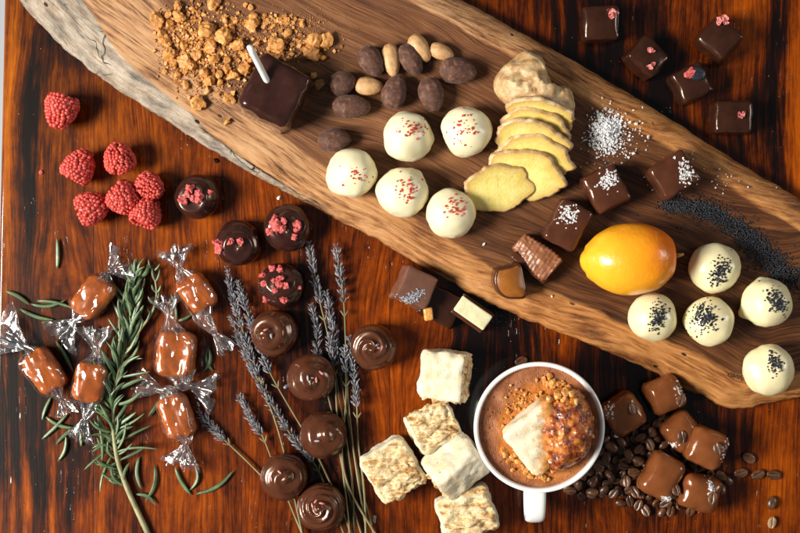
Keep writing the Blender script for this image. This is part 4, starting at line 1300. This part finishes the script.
# ---------------------------------------------------------------- marshmallows
def mallow(w, d, h, seed, torn, r=8, amp=2.4):
    v, f, ax = rbox(w, d, h, r, 18, 5)
    off = Vector((seed*4.4, seed*2.2, seed))
    hw = (w/2, d/2, h)
    out = []
    for p in v:
        c = Vector((0, 0, h/2)); q = p.copy()
        n = (p-c); n = Vector((n.x/(w/2), n.y/(d/2), n.z/(h/2)))
        m = max(abs(n.x), abs(n.y), abs(n.z))
        ax_ = 'x' if abs(n.x) == m else 'y' if abs(n.y) == m else 'z'
        s = ax_+('+' if getattr(n, ax_) > 0 else '-')
        nn = n.normalized()
        k = amp*fbm(p/12+off, 3)
        if s in torn:
            e = 1-max(abs(x) for x in (n.x, n.y, n.z) if abs(x) != m) if True else 0
            e = min(1, max(0, e*5))
            pp = Vector((p.x/20, p.y/5.5, p.z/5.5)) if ax_ == 'z' else Vector((p.x/8, p.y/8, p.z/12))
            k += e*(4.2*fbm(pp+off, 4)-1.5-4.5*abs(fbm(pp*1.2+off, 3)))
        q += nn*k
        out.append(q)
    mi = [1 if a in torn else 0 for a in ax]
    return out, f, mi
G = 'homemade marshmallow cubes'
for i, (px, py, w, d, h, rot, zlift, torn, lab) in enumerate([
        (446, 377, 47, 50, 42, (0, -15, -6), 0, ('x+', 'y-'), 'square marshmallow cube at the top of the group with a smooth cream face'),
        (433, 427, 46, 44, 36, (-8, 4, 28), 0, ('z+', 'y+'), 'roundish torn marshmallow touching the square cube above'),
        (393, 471, 49, 54, 40, (0, 0, 32), 0, ('z+', 'y-'), 'torn marshmallow cube nearest the lavender stems'),
        (455, 466, 54, 40, 40, (42, 0, 39), 6, ('x-',), 'smooth marshmallow cube tipped on its edge beside the mug'),
        (467, 515, 55, 48, 34, (-4, 2, 18), 0, ('z+', 'y-'), 'streaky torn marshmallow cut by the bottom edge below the tipped cube')]):
    v, f, mi = mallow(w, d, h, i+2, torn)
    loc = W(px, py, h*.85)
    vs, fs = xf((v, f), Matrix.Translation(Vector((loc.x, loc.y, 0))) @ Euler([rad(a) for a in (0, 0, rot[2])]).to_matrix().to_4x4() @ Matrix.Translation((0, 0, h/2)) @ Euler((rad(rot[0]), rad(rot[1]), 0)).to_matrix().to_4x4() @ Matrix.Translation((0, 0, -h/2)))
    zm = min(p.z for p in vs); vs = [p-Vector((0, 0, zm-zlift)) for p in vs]
    o = mk('marshmallow', vs, fs, [M['mallow'], M['torn']], midx=mi); tag(o, lab, 'marshmallow', G)

# ---------------------------------------------------------------- mug of hot chocolate
MH = 60.0
c = W(539.5, 427.5, MH); c.z = 0
k_ = (D-MH)/D
rt = root('mug', c, 'white china mug of hot chocolate with its handle towards the bottom edge', 'mug')
prof = [(0, 1.2), (36, 1.2), (39, 0), (42, .8), (45, 5), (52, 18), (58, 32), (61.5, 46), (62.6, 56), (62.7, 58.6), (62.0, 60), (60.6, 60.4), (59.0, 59.8), (58.2, 58.2), (57.6, 52), (56, 44), (51, 28), (44, 12), (36, 5.5), (0, 4.5)]
pp, _ = smooth_path([(a, b, 0) for a, b in prof], 90)
n = 96; vs = []; fs = []
for p in pp:
    for j in range(n):
        t_ = 2*pi*j/n; vs.append(c+Vector((p.x*math.cos(t_), p.x*math.sin(t_), p.y)))
for i in range(len(pp)-1):
    for j in range(n):
        q = (j+1) % n; fs.append((i*n+j, i*n+q, (i+1)*n+q, (i+1)*n+j))
mk('cup', vs, fs, M['mug'], rt)
hp, _ = smooth_path([(0, -58, 47), (0, -72, 48), (0, -85, 45), (0, -91, 36), (0, -88, 26), (0, -76, 17), (0, -60, 13), (0, -47, 12)], 40)
rr = [9.4 if i < 30 else 9.4-1.4*(i-30)/10 for i in range(40)]
hx = math.tan(rad(-1.5))
hv = []; hf = []
for i, p in enumerate(hp):
    tt = (hp[min(i+1, 39)]-hp[max(i-1, 0)]).normalized(); b = Vector((1, 0, 0)); nn = b.cross(tt)
    for j in range(20):
        a = 2*pi*j/20; ca, sa = math.cos(a), math.sin(a)
        sx = math.copysign(abs(ca)**.65, ca)*rr[i]; sy = math.copysign(abs(sa)**.75, sa)*4.4
        hv.append(c+Vector((p.y*hx*-1, 0, 0))+p+b*sx+nn*sy)
for i in range(39):
    for j in range(20):
        q = (j+1) % 20; hf.append((i*20+j, i*20+q, (i+1)*20+q, (i+1)*20+j))
mk('handle', hv, hf, M['mug'], rt)
FZ = 53.0
def foamz(x, y):
    r = math.hypot(x, y)
    return FZ+.9*fbm((x/9, y/9, 1), 4)+.5*fbm((x/3, y/3, 2), 2)+1.2*max(0, (r-50)/8)+2.0*math.exp(-((r-42)/9)**2)*max(0, fbm((x/15, y/15, 5), 2))
vs = [c+Vector((0, 0, foamz(0, 0)))]; fs = []
nr = 46; nj = 120
for r in range(1, nr+1):
    for j in range(nj):
        t_ = 2*pi*j/nj; q = 58.0*r/nr; x, y = q*math.cos(t_), q*math.sin(t_)
        vs.append(c+Vector((x, y, foamz(x, y))))
for j in range(nj): fs.append((0, 1+j, 1+(j+1) % nj))
for r in range(nr-1):
    a = 1+r*nj
    for j in range(nj):
        q = (j+1) % nj; fs.append((a+j, a+nj+j, a+nj+q, a+q))
o = mk('hot_chocolate', vs, fs, M['foam']); tag(o, 'frothy brown hot chocolate filling the white mug', 'drink')
# floating marshmallow
v, f, mi = mallow(58, 56, 40, 9, (), r=7, amp=2.0)
mc = W(545, 432, FZ+14); mc.z = FZ-17
vs, fs = xf((v, f), Matrix.Translation(mc) @ Matrix.Rotation(rad(38), 4, 'Z') @ Matrix.Rotation(rad(-10), 4, 'Y') @ Matrix.Rotation(rad(4), 4, 'X'))
rt = root('floating_marshmallow', mc, 'cream marshmallow afloat in the mug with a burnt sugar top', 'marshmallow')
mk('cube', vs, fs, M['toasted'], rt)
tr = bvh(vs, fs)
gl = [(538, 412), (548, 396), (566, 388), (583, 394), (592, 410), (595, 430), (589, 452), (574, 466), (554, 475), (544, 458), (538, 434)]
gc = W(563, 430, FZ+15)
go = [(W(a, b, FZ+15)-gc) for a, b in gl]
v, f = pillow([(p.x, p.y) for p in reversed(go)], 31, nr=26, seed=6, amp=2.6, fr=6, pw=2.6, sub=8)
vs = [p+Vector((gc.x, gc.y, FZ+3)) for p in v]
mk('burnt_sugar_topping', vs, f, M['glaze'], rt)
rng = random.Random(21)
acc = Acc()
spots = []
for _ in range(34): spots.append((rng.gauss(557, 13), rng.gauss(383, 5), rng.uniform(1.6, 4.2), 0))
for _ in range(44):
    t_ = rng.random(); spots.append((506+42*t_+rng.gauss(0, 3), 452+30*t_**.8+rng.gauss(0, 4), rng.uniform(1.4, 4.0), 0))
for _ in range(30): spots.append((rng.gauss(585, 6), rng.gauss(430, 22), rng.uniform(1.6, 4.0), 12))
for _ in range(26): spots.append((rng.gauss(566, 8), rng.gauss(402, 6), rng.uniform(1.8, 4.4), 24))
for _ in range(20): spots.append((rng.gauss(552, 4), rng.gauss(455, 9), rng.uniform(1.6, 3.6), 12))
for _ in range(60): spots.append((rng.gauss(522, 10), rng.gauss(404, 8), rng.uniform(.6, 1.9), 0))
for _ in range(60):
    a_ = rng.uniform(0, 6.28); spots.append((548+38*math.cos(a_)+rng.gauss(0, 3), 431+38*math.sin(a_)+rng.gauss(0, 3), rng.uniform(.7, 2.6), 0))
for (x, y, s, dz) in spots:
    if (x-539)**2+(y-428)**2 > 54**2: continue
    q = W(x, y, FZ+dz); q.z = FZ+.8+dz+s*.25
    acc.add(chunk(rng, s, 2, 1.0, .75), TM(q, (rng.uniform(-30, 30), 0, rng.uniform(0, 360))))
o = mk('toffee_crumble', acc.v, acc.f, M['crumble'], smooth=False); tag(o, 'golden toffee crumble floating round the marshmallow in the mug', 'crumble', kind='stuff')

# ---------------------------------------------------------------- wrapped caramels
rng = random.Random(44)
def twist(path, widths, thick, seed, pleats=6, n=56):
    rg = random.Random(seed)
    NS = 28
    P, _ = smooth_path(path, NS)
    wds, _ = smooth_path([(i, w, 0) for i, w in enumerate(widths)], NS)
    ths, _ = smooth_path([(i, w, 0) for i, w in enumerate(thick)], NS)
    phs = [rg.uniform(0, 6.28) for _ in range(4)]
    v = []; f = []
    for i, p in enumerate(P):
        t_ = (P[min(i+1, NS-1)]-P[max(i-1, 0)]).normalized()
        a = t_.cross(Vector((0, 0, 1))).normalized(); b = a.cross(t_)
        w, th = wds[i].y, ths[i].y
        op = i/(NS-1)
        for j in range(n):
            an = 2*pi*j/n
            pl = .30*math.sin(pleats*an+phs[0]+op*2.0)+.16*math.sin((pleats*2-3)*an+phs[1])+.18*fbm((an*2, op*3, seed), 2)
            r = 1+pl*(.25+.75*op)
            q = p+a*math.cos(an)*w*r+b*math.sin(an)*th*(r+.9*pl)+Vector((fbm((an*1.6, op*5, seed), 2), fbm((an*1.6, op*5, seed+9), 2), fbm((an*1.6, op*5, seed+18), 2)))*1.8*op
            if op > .92: q += t_*(2.8*math.sin(5*an+phs[2])+2.0*fbm((an*3, seed, 1), 2))
            q.z = max(q.z, .5)
            v.append(q)
    for i in range(NS-1):
        for j in range(n):
            k = (j+1) % n; f.append((i*n+j, i*n+k, (i+1)*n+k, (i+1)*n+j))
    return v, f
G = 'caramels twisted in clear wrappers'
cands = [
    (93, 297, 43, 31, 51, (108, 273), (124, 262), 15, (77, 318), (58, 337), 15, 'wrapped caramel at the top of the group, above the crossing rosemary leaves'),
    (44, 371, 45, 30, -56, (30, 350), (-2, 333), 20, (58, 394), (70, 411), 9, 'wrapped caramel farthest left with a large crinkled wrapper end'),
    (90, 382, 40, 31, 80, (96, 358), (98, 329), 12, (89, 406), (79, 438), 9, 'wrapped caramel pressed against the rosemary sprig, its lower end pointing to loose leaves'),
    (197, 293, 38, 30, -54, (181, 272), (175, 249), 13, (203, 318), (228, 350), 7, 'wrapped caramel nearest the lavender with a long thin lower twist'),
    (176, 354, 45, 38, 84, (171, 329), (166, 298), 10, (184, 384), (214, 392), 14, 'wide wrapped caramel in the middle of the right column'),
    (177, 416, 44, 30, -72, (168, 392), (138, 384), 11, (186, 440), (180, 465), 13, 'wrapped caramel lowest in the right column, its twist fanned out downwards')]
for i, (px, py, L, Wd, ang, n1, e1, f1, n2, e2, f2, lab) in enumerate(cands):
    H = 21
    loc = W(px, py, 14); loc.z = 0
    rt = root('wrapped_caramel', loc, lab, 'caramel', G)
    v, f, ax = rbox(L, Wd, H, 7.5, 8, 5)
    off = Vector((i*5.0, 2, 1))
    v2 = []
    for p in v:
        k = 1-.16*(abs(p.x)/(L/2))**3
        q = Vector((p.x, p.y*k, p.z))
        q += Vector((fbm(p/9+off, 3), fbm(p/9+off+Vector((5, 5, 0)), 3), fbm(p/9+off+Vector((0, 5, 5)), 3)))*1.6
        if i == 4 and p.z > 15: q.z -= 3.5*math.exp(-(p.x/14)**2-(p.y/11)**2)
        v2.append(q)
    vs, fs = xf((v2, f), TM(loc+Vector((0, 0, 1.2)), (0, 0, ang))); mk('caramel', vs, fs, M['caramel'], rt)
    v, f, ax = rbox(L+3.2, Wd+3.2, H+3.2, 8.5, 14, 5)
    v2 = []
    for p in v:
        k = 1-.16*(abs(p.x)/(L/2))**3
        q = Vector((p.x, p.y*k, p.z))
        cr = Vector((fbm(p/13+off*2, 2), fbm(p/13+off*2+Vector((5, 5, 0)), 2), fbm(p/12+off*2+Vector((0, 5, 5)), 2)))
        q += cr*1.9
        q.z += 1.8*(1-min(1, 3.2*abs(fbm(Vector((p.x/26, p.y/13, i*3.3)), 1))))**2*(p.z > H*.6)
        q.z = max(q.z, -.9)
        v2.append(q)
    vs, fs = xf((v2, f), TM(loc+Vector((0, 0, 1.0)), (0, 0, ang))); mk('wrapper', vs, fs, M['film'], rt)
    for (nk, en, fw, sd) in ((n1, e1, f1, 2*i), (n2, e2, f2, 2*i+1)):
        a = W(nk[0], nk[1], 12); b = W(en[0], en[1], 9)
        cc = loc+Vector((0, 0, 12)); d = (a-cc); d.z = 0
        s0 = cc+d*.62
        path = [s0, cc+d*.86, a+Vector((0, 0, 0)), a.lerp(b, .35), a.lerp(b, .7), b]
        vs, fs = twist(path, [Wd*.40, Wd*.26, 2.6, fw*.7, fw*1.1, fw*1.25], [8.5, 6, 2.4, 4.0, 6.0, 7.5], sd+3)
        mk('twisted_end', vs, fs, M['film_end'], rt)

# ---------------------------------------------------------------- rosemary
def needle(acc, rib, p0, p1, bend, w, lift, spin=0.0):
    """narrow folded leaf from p0 to p1; solid"""
    n = 9; d = p1-p0; side = d.cross(Vector((0, 0, 1))).normalized()
    v = []; f = []
    for i in range(n):
        s = i/(n-1)
        c = p0+d*s+side*bend*math.sin(pi*s)+Vector((0, 0, lift*math.sin(pi*s*.8)))
        ww = w*(math.sin(pi*min(1, s*.93+.07))**.45)*(.55 if s < .06 else 1)
        up = Vector((0, 0, 1)); sd = side*math.cos(spin)+up*math.sin(spin); u2 = up*math.cos(spin)-side*math.sin(spin)
        v += [c-sd*ww-u2*.35*ww, c-sd*ww*.55+u2*.45*ww, c+u2*.12*ww, c+sd*ww*.55+u2*.45*ww, c+sd*ww-u2*.35*ww, c-u2*.7*ww]
        rib += [.25, 0, .75, 0, .25, .9]
    for i in range(n-1):
        a = i*6
        for j in range(6):
            k = (j+1) % 6; f.append((a+j, a+k, a+6+k, a+6+j))
    f.append((5, 4, 3, 2, 1, 0)); f.append(tuple((n-1)*6+j for j in range(6)))
    acc.add((v, f))
rng = random.Random(9)
rt = root('rosemary_sprig', W(118, 460, 0), 'long fresh rosemary sprig with a bare stem end at the bottom edge', 'rosemary')
st, sl_ = smooth_path([W(151, 540, 3), W(137, 510, 4), W(127, 488, 5), W(118, 462, 6), W(113.5, 432, 7), W(113, 402, 8), W(119, 370, 9), W(126, 342, 9), W(131, 318, 9), W(134, 295, 9), W(137, 278, 8)], 60)
mk('stem', *tube(st, [3.0-2.0*(i/59) for i in range(60)], 10), M['stem'], rt)
tw, _ = smooth_path([W(131, 345, 7), W(140, 330, 8), W(150, 316, 8), W(156, 300, 7), W(156, 285, 7), W(152, 268, 6)], 24)
mk('side_twig', *tube(tw, [1.5-.6*(i/23) for i in range(24)], 8), M['stem'], rt)
acc = Acc(); rib = []
for i in range(12, 60):
    p = st[i]; tg = (st[min(i+1, 59)]-st[i-1]).normalized(); sd = tg.cross(Vector((0, 0, 1)))
    fr = (i-12)/47
    cnt = 1 if i < 20 else (3 if i % 2 else 2) if i < 52 else 4
    for j in range(cnt):
        s = 1 if j % 2 else -1
        spread = rng.uniform(.18, 1.15) if i < 40 else rng.uniform(.08, .5)
        ln = rng.uniform(20, 36) if i < 52 else rng.uniform(15, 26)
        if i < 18: ln *= .8
        dr = (tg*math.cos(spread)+sd*s*math.sin(spread)+Vector((0, 0, rng.uniform(-.12, .40))))
        e = p+dr*ln
        e.z = max(1.6, e.z)
        needle(acc, rib, p+sd*s*.8, e, rng.uniform(-4.5, 4.5), rng.uniform(1.6, 2.25), rng.uniform(0, 3.0), rng.uniform(-.7, .7))
# lower left tuft
for (x0, y0, x1, y1) in [(113, 432, 92, 448), (113, 440, 92, 452), (110, 448, 84, 470), (112, 455, 100, 492), (106, 420, 100, 400), (101, 470, 99, 424), (118, 470, 96, 464), (118, 462, 104, 476), (122, 478, 112, 465),
                         (113, 430, 145, 413), (114, 445, 152, 425), (116, 452, 158, 449), (120, 460, 147, 446), (124, 482, 130, 462), (114, 402, 92, 388), (116, 392, 94, 402), (118, 384, 104, 362), (120, 372, 103, 352), (126, 345, 108, 318), (128, 335, 112, 300), (130, 330, 116, 306), (132, 312, 108, 276), (133, 304, 106, 273)]:
    needle(acc, rib, W(x0, y0, 7), W(x1, y1, rng.uniform(3, 13)), rng.uniform(-3, 3), 1.6, 2, rng.uniform(-.5, .5))
for i in range(4, 24, 3):
    p = tw[i]
    for s in (-1, 1):
        needle(acc, rib, p, p+Vector((s*rng.uniform(3, 8), rng.uniform(8, 15), 1)), 1*s, 1.2, 1)
o = mk('leaves', acc.v, acc.f, M['rosemary'], rt, kind='stuff'); color_attr(o, 'rib', [(r*.7, r*.7, r*.7, 1) for r in rib])
G = 'loose rosemary leaves'
loose = [((57, 269), (57, 238), 1, 'loose rosemary leaf standing upright above the top caramel'), ((6, 291), (30, 305), -2, 'loose rosemary leaf closest to the left edge of the photo'),
         ((31, 304), (66, 300), 4, 'loose rosemary leaf, upper of the crossed pair by the top caramel'), ((37, 301), (73, 308), -2, 'loose rosemary leaf, lower of the crossed pair by the top caramel'),
         ((20, 309), (54, 320), 2, 'loose rosemary leaf pointing at the twist of the top caramel'), ((56, 341), (74, 373), -1, 'loose rosemary leaf between the two left caramels'),
         ((51, 397), (42, 420), 1, 'short loose rosemary leaf under the leftmost caramel'), ((42, 439), (69, 412), 1, 'long loose rosemary leaf crossing under the leftmost caramel twist'),
         ((46, 417), (76, 428), 3, 'loose rosemary leaf tucked beneath the long crossing leaf'), ((56, 444), (86, 422), -2, 'loose rosemary leaf running towards the sprig'),
         ((58, 461), (66, 436), 3, 'bent loose rosemary leaf lowest in the left pile'), ((81, 446), (79, 428), 1, 'tiny upright loose rosemary leaf beside the caramel twist'),
         ((171, 294), (176, 321), -2, 'loose rosemary leaf stuck in the twist of the wide caramel'), ((178, 321), (192, 314), 1, 'small loose rosemary leaf end under the caramel near the lavender'),
         ((203, 372), (208, 346), 5, 'loose rosemary leaf, one half of the bowed pair by the wide caramel'), ((213, 371), (209, 346), -5, 'loose rosemary leaf, other half of the bowed pair by the wide caramel'),
         ((191, 495), (175, 466), -2, 'loose rosemary leaf, left arm of the V below the lowest caramel'), ((190, 490), (195, 465), 5, 'loose rosemary leaf in the middle of the V below the lowest caramel'),
         ((196, 494), (234, 470), 5, 'curved loose rosemary leaf, right arm of the V'), ((139, 457), (141, 489), 3, 'loose rosemary leaf hanging beside the bare stem'),
         ((155, 465), (145, 502), -5, 'hooked loose rosemary leaf next to the bare stem'), ((136, 494), (156, 505), -4, 'short curled loose rosemary leaf below the hooked one'), ((160, 400), (148, 417), -1, 'loose rosemary leaf poking from under the lowest caramel twist')]
for (a, b, bd, lab) in loose:
    acc = Acc(); rib = []
    needle(acc, rib, W(*a, 2), W(*b, 2), bd, 2.2, 1.2, rng.uniform(-.5, .5))
    o = mk('rosemary_leaf', acc.v, acc.f, M['rosemary']); color_attr(o, 'rib', [(r*.7, r*.7, r*.7, 1) for r in rib])
    tag(o, lab, 'rosemary leaf', G)

# ---------------------------------------------------------------- lavender
G = 'dried lavender sprigs'
lavs = [
    ([(227, 269), (236, 308), (250, 352), (262, 385), (281, 440), (303, 536)], .40, 7, 'lavender sprig with the highest tip of the left fan, beside the thin caramel twist'),
    ([(238, 283), (250, 320), (268, 368), (290, 408), (312, 445), (338, 500), (352, 536)], .36, 9, 'lavender sprig whose head touches the first swirl truffle'),
    ([(231, 318), (247, 356), (268, 398), (292, 436), (318, 470), (345, 536)], .68, 6, 'lavender sprig with the longest flower head, in the left fan'),
    ([(240, 396), (252, 420), (263, 437), (276, 470), (304, 538)], .30, 6, 'short lavender sprig lowest in the left fan'),
    ([(199, 412), (213, 428), (229, 444), (246, 460), (262, 476)], .46, 4, 'lavender sprig sticking out towards the lowest caramel'),
    ([(309, 244), (314, 272), (320, 302), (330, 345), (343, 420), (352, 480), (354, 536)], .22, 6, 'lavender sprig with a tall head beside the raspberry crumb truffle'),
    ([(336, 247), (340, 275), (344, 304), (346, 350), (350, 420), (358, 480), (368, 538)], .20, 8, 'lavender sprig with the topmost plump head in the right bunch'),
    ([(326, 293), (332, 325), (338, 358), (348, 420), (360, 480), (374, 536)], .30, 5, 'lavender sprig with a pale fuzzy tip in the middle of the right bunch'),
    ([(312, 306), (317, 330), (318, 356), (334, 420), (345, 480), (362, 536)], .25, 4, 'lavender sprig half hidden behind the cracked swirl truffle'),
    ([(349, 338), (354, 370), (357, 408), (358, 440), (364, 490), (366, 538)], .36, 9, 'lavender sprig passing closest to the lone swirl truffle'),
    ([(330, 335), (335, 380), (338, 430), (344, 480), (350, 536)], .16, 10, 'lavender sprig with a short head and green stalk in the right bunch'),
    ([(345, 350), (346, 400), (342, 450), (350, 490), (378, 538)], .14, 11, 'lavender sprig crossing over the others near the marshmallows')]
rng = random.Random(17)
for i, (path, hf_, z, lab) in enumerate(lavs):
    P, ln = smooth_path([W(a, b, z) for a, b in path], 80)
    rt = root('lavender_sprig', Vector((P[40].x, P[40].y, 0)), lab, 'lavender sprig', G)
    mk('stem', *tube(P, [.6+.55*(k/79) for k in range(80)], 8), M['lavstem'], rt)
    acc = Acc()
    hl = ln*hf_; s = 0.0
    while s < hl:
        k = min(78, int(s/ln*79)); p = P[k]; tg = (P[k]-P[min(k+1, 79)]).normalized()
        sd = tg.cross(Vector((0, 0, 1))).normalized()
        q_ = s/hl
        wd = 1.0 if q_ > .12 else .6
        gap = 1.0
        if i in (0, 5) and .55 < q_ < .62: s += 3; continue
        for j in range(7):
            an = 2*pi*j/7+rng.uniform(-.5, .5)
            rd = sd*math.cos(an)+Vector((0, 0, 1))*math.sin(an)
            dr = (tg*rng.uniform(.8, 1.2)+rd*rng.uniform(.3, 1.0)).normalized()
            l_ = rng.uniform(2.8, 4.5)*wd
            c_ = p+rd*1.5*wd+dr*l_*.8
            c_.z = max(c_.z, 1.0)
            acc.add(ico(1), Matrix.Translation(c_) @ align(dr, 0) @ Matrix.Diagonal((rng.uniform(.5, .9)*wd, rng.uniform(.5, .9)*wd, l_, 1)))
        s += rng.uniform(3.2, 4.4)
    mk('flower_head', acc.v, acc.f, M['lav'], rt, smooth=False)
    # a pair of bracts on the stalk
    acc = Acc(); k = min(74, int((hf_+.05)*79)); p = P[k]; tg = (P[k-1]-P[k+1]).normalized(); sd = tg.cross(Vector((0, 0, 1)))
    for s_ in (-1, 1):
        dr = (tg+sd*s_*.6).normalized(); acc.add(ico(2), Matrix.Translation(p+dr*4) @ align(dr, 0) @ Matrix.Diagonal((.9, .7, 4.2, 1)))
    mk('bract', acc.v, acc.f, M['lavstem'], rt)

# ---------------------------------------------------------------- small loose bits on the table
def bit(name, px, py, s, mat, label, cat, z=0.0, el=1.0, ang=0):
    vf = chunk(rng, s, 2, .8, .7); q = W(px, py, z); q.z = z+s*.45
    vs, fs = xf(vf, TM(q, (0, 0, ang), (el, 1, 1))); o = mk(name, vs, fs, mat, smooth=False); tag(o, label, cat)
bit('raspberry_crumb', 41, 172.5, 2.4, M['dryrasp'], 'tiny red raspberry crumb on the dark streak near the raspberries', 'crumb')
bit('cocoa_nib', 215.5, 161, 3.4, M['mid'], 'brown cocoa nib on the table just below the board edge', 'cocoa nib')
bit('salt_grain', 279, 198, 1.7, M['salt'], 'pale elongated grain beside the raspberry truffles', 'grain', 0, 1.6, 30)
bit('lavender_bud', 374.5, 519, 2.0, M['bluedust'], 'grey lavender bud lying between stems and marshmallows', 'lavender bud', 0, 2.2, 88)
bit('lavender_bud', 286, 386.5, 1.6, M['bluedust'], 'violet lavender bud beside the cracked swirl truffle', 'lavender bud', 0, 2.0, 40)
bit('rosemary_crumb', 206, 358, 1.4, M['stick'], 'white speck inside the bowed rosemary leaves', 'crumb', 0, 1.5, 100)
bit('salt_grain', 484, 244, 1.4, M['salt'], 'white salt grain on the board left of the cut chocolates', 'grain', BT, 1.4, 70)
bit('salt_grain', 552, 296, 1.6, M['salt'], 'white salt grain on the board under the ganache piece', 'grain', BT, 1, 0)
acc = Acc()
for _ in range(260):
    px, py = rng.uniform(5, 795), rng.uniform(5, 528)
    s = rng.uniform(.25, .62); q = W(px, py, 0)
    q.z = s*.3
    acc.add(chip(rng, s, .6, .5), TM(q, (0, 0, rng.uniform(0, 360))))
o = mk('table_crumbs', acc.v, acc.f, M['biscuit'], smooth=False); tag(o, 'scattered tiny pale specks of crumb over the table', 'crumbs', kind='stuff')
acc = Acc()
for _ in range(60):
    t_ = rng.random(); px, py = rng.gauss(700, 30), rng.gauss(178, 14)
    if py > 205 or py < 135+ (px-660)*.45: continue
    s = rng.uniform(.35, .9); q = W(px, py, BT); q.z = BT+.5
    acc.add(chip(rng, s, .6, .5), TM(q, (0, 0, rng.uniform(0, 360))))
o = mk('salt_grains', acc.v, acc.f, M['salt'], smooth=False); tag(o, 'scattered salt grains on the board near the poppy seed trail', 'salt', kind='stuff')

# ---------------------------------------------------------------- camera, light, world
cam = bpy.data.cameras.new('camera'); co = bpy.data.objects.new('camera', cam); COL.objects.link(co)
co.location = (0, 0, D*S); co.rotation_euler = (0, 0, 0)
cam.sensor_width = 36; cam.lens = 36*D/800.0
cam.clip_start = .01; cam.clip_end = 20
scene.camera = co

def area(name, loc, target, size, energy, color, shape='RECTANGLE', sy=None):
    l = bpy.data.lights.new(name, 'AREA'); l.shape = shape; l.size = size; l.size_y = sy or size
    l.energy = energy; l.color = color
    o = bpy.data.objects.new(name, l); COL.objects.link(o)
    o.location = loc; o.rotation_euler = (Vector(target)-Vector(loc)).to_track_quat('-Z', 'Y').to_euler()
    return o
def polar(az, el, dist): return (math.cos(rad(az))*math.cos(rad(el))*dist, math.sin(rad(az))*math.cos(rad(el))*dist, math.sin(rad(el))*dist)
area('window_light', polar(188, 39, 2.3), (0, 0, 0),  .85, 119, (1.0, .945, .85), sy=.75)
area('fill_light', polar(8, 24, 2.6), (0, 0, 0), .8, 18, (1.0, .95, .88), sy=.6)
w = bpy.data.worlds.new('World'); scene.world = w; w.use_nodes = True
bg = w.node_tree.nodes['Background']; bg.inputs[0].default_value = (.80, .90, 1.0, 1); bg.inputs[1].default_value = .125
scene.view_settings.view_transform = 'Standard'; scene.view_settings.look = 'None'
scene.view_settings.exposure = 0.0; scene.view_settings.gamma = 1
scene.render.engine = 'CYCLES'
cy = scene.cycles
cy.use_denoising = True
cy.max_bounces = 8; cy.transparent_max_bounces = 24; cy.sample_clamp_indirect = 6
cy.caustics_reflective = False; cy.caustics_refractive = False
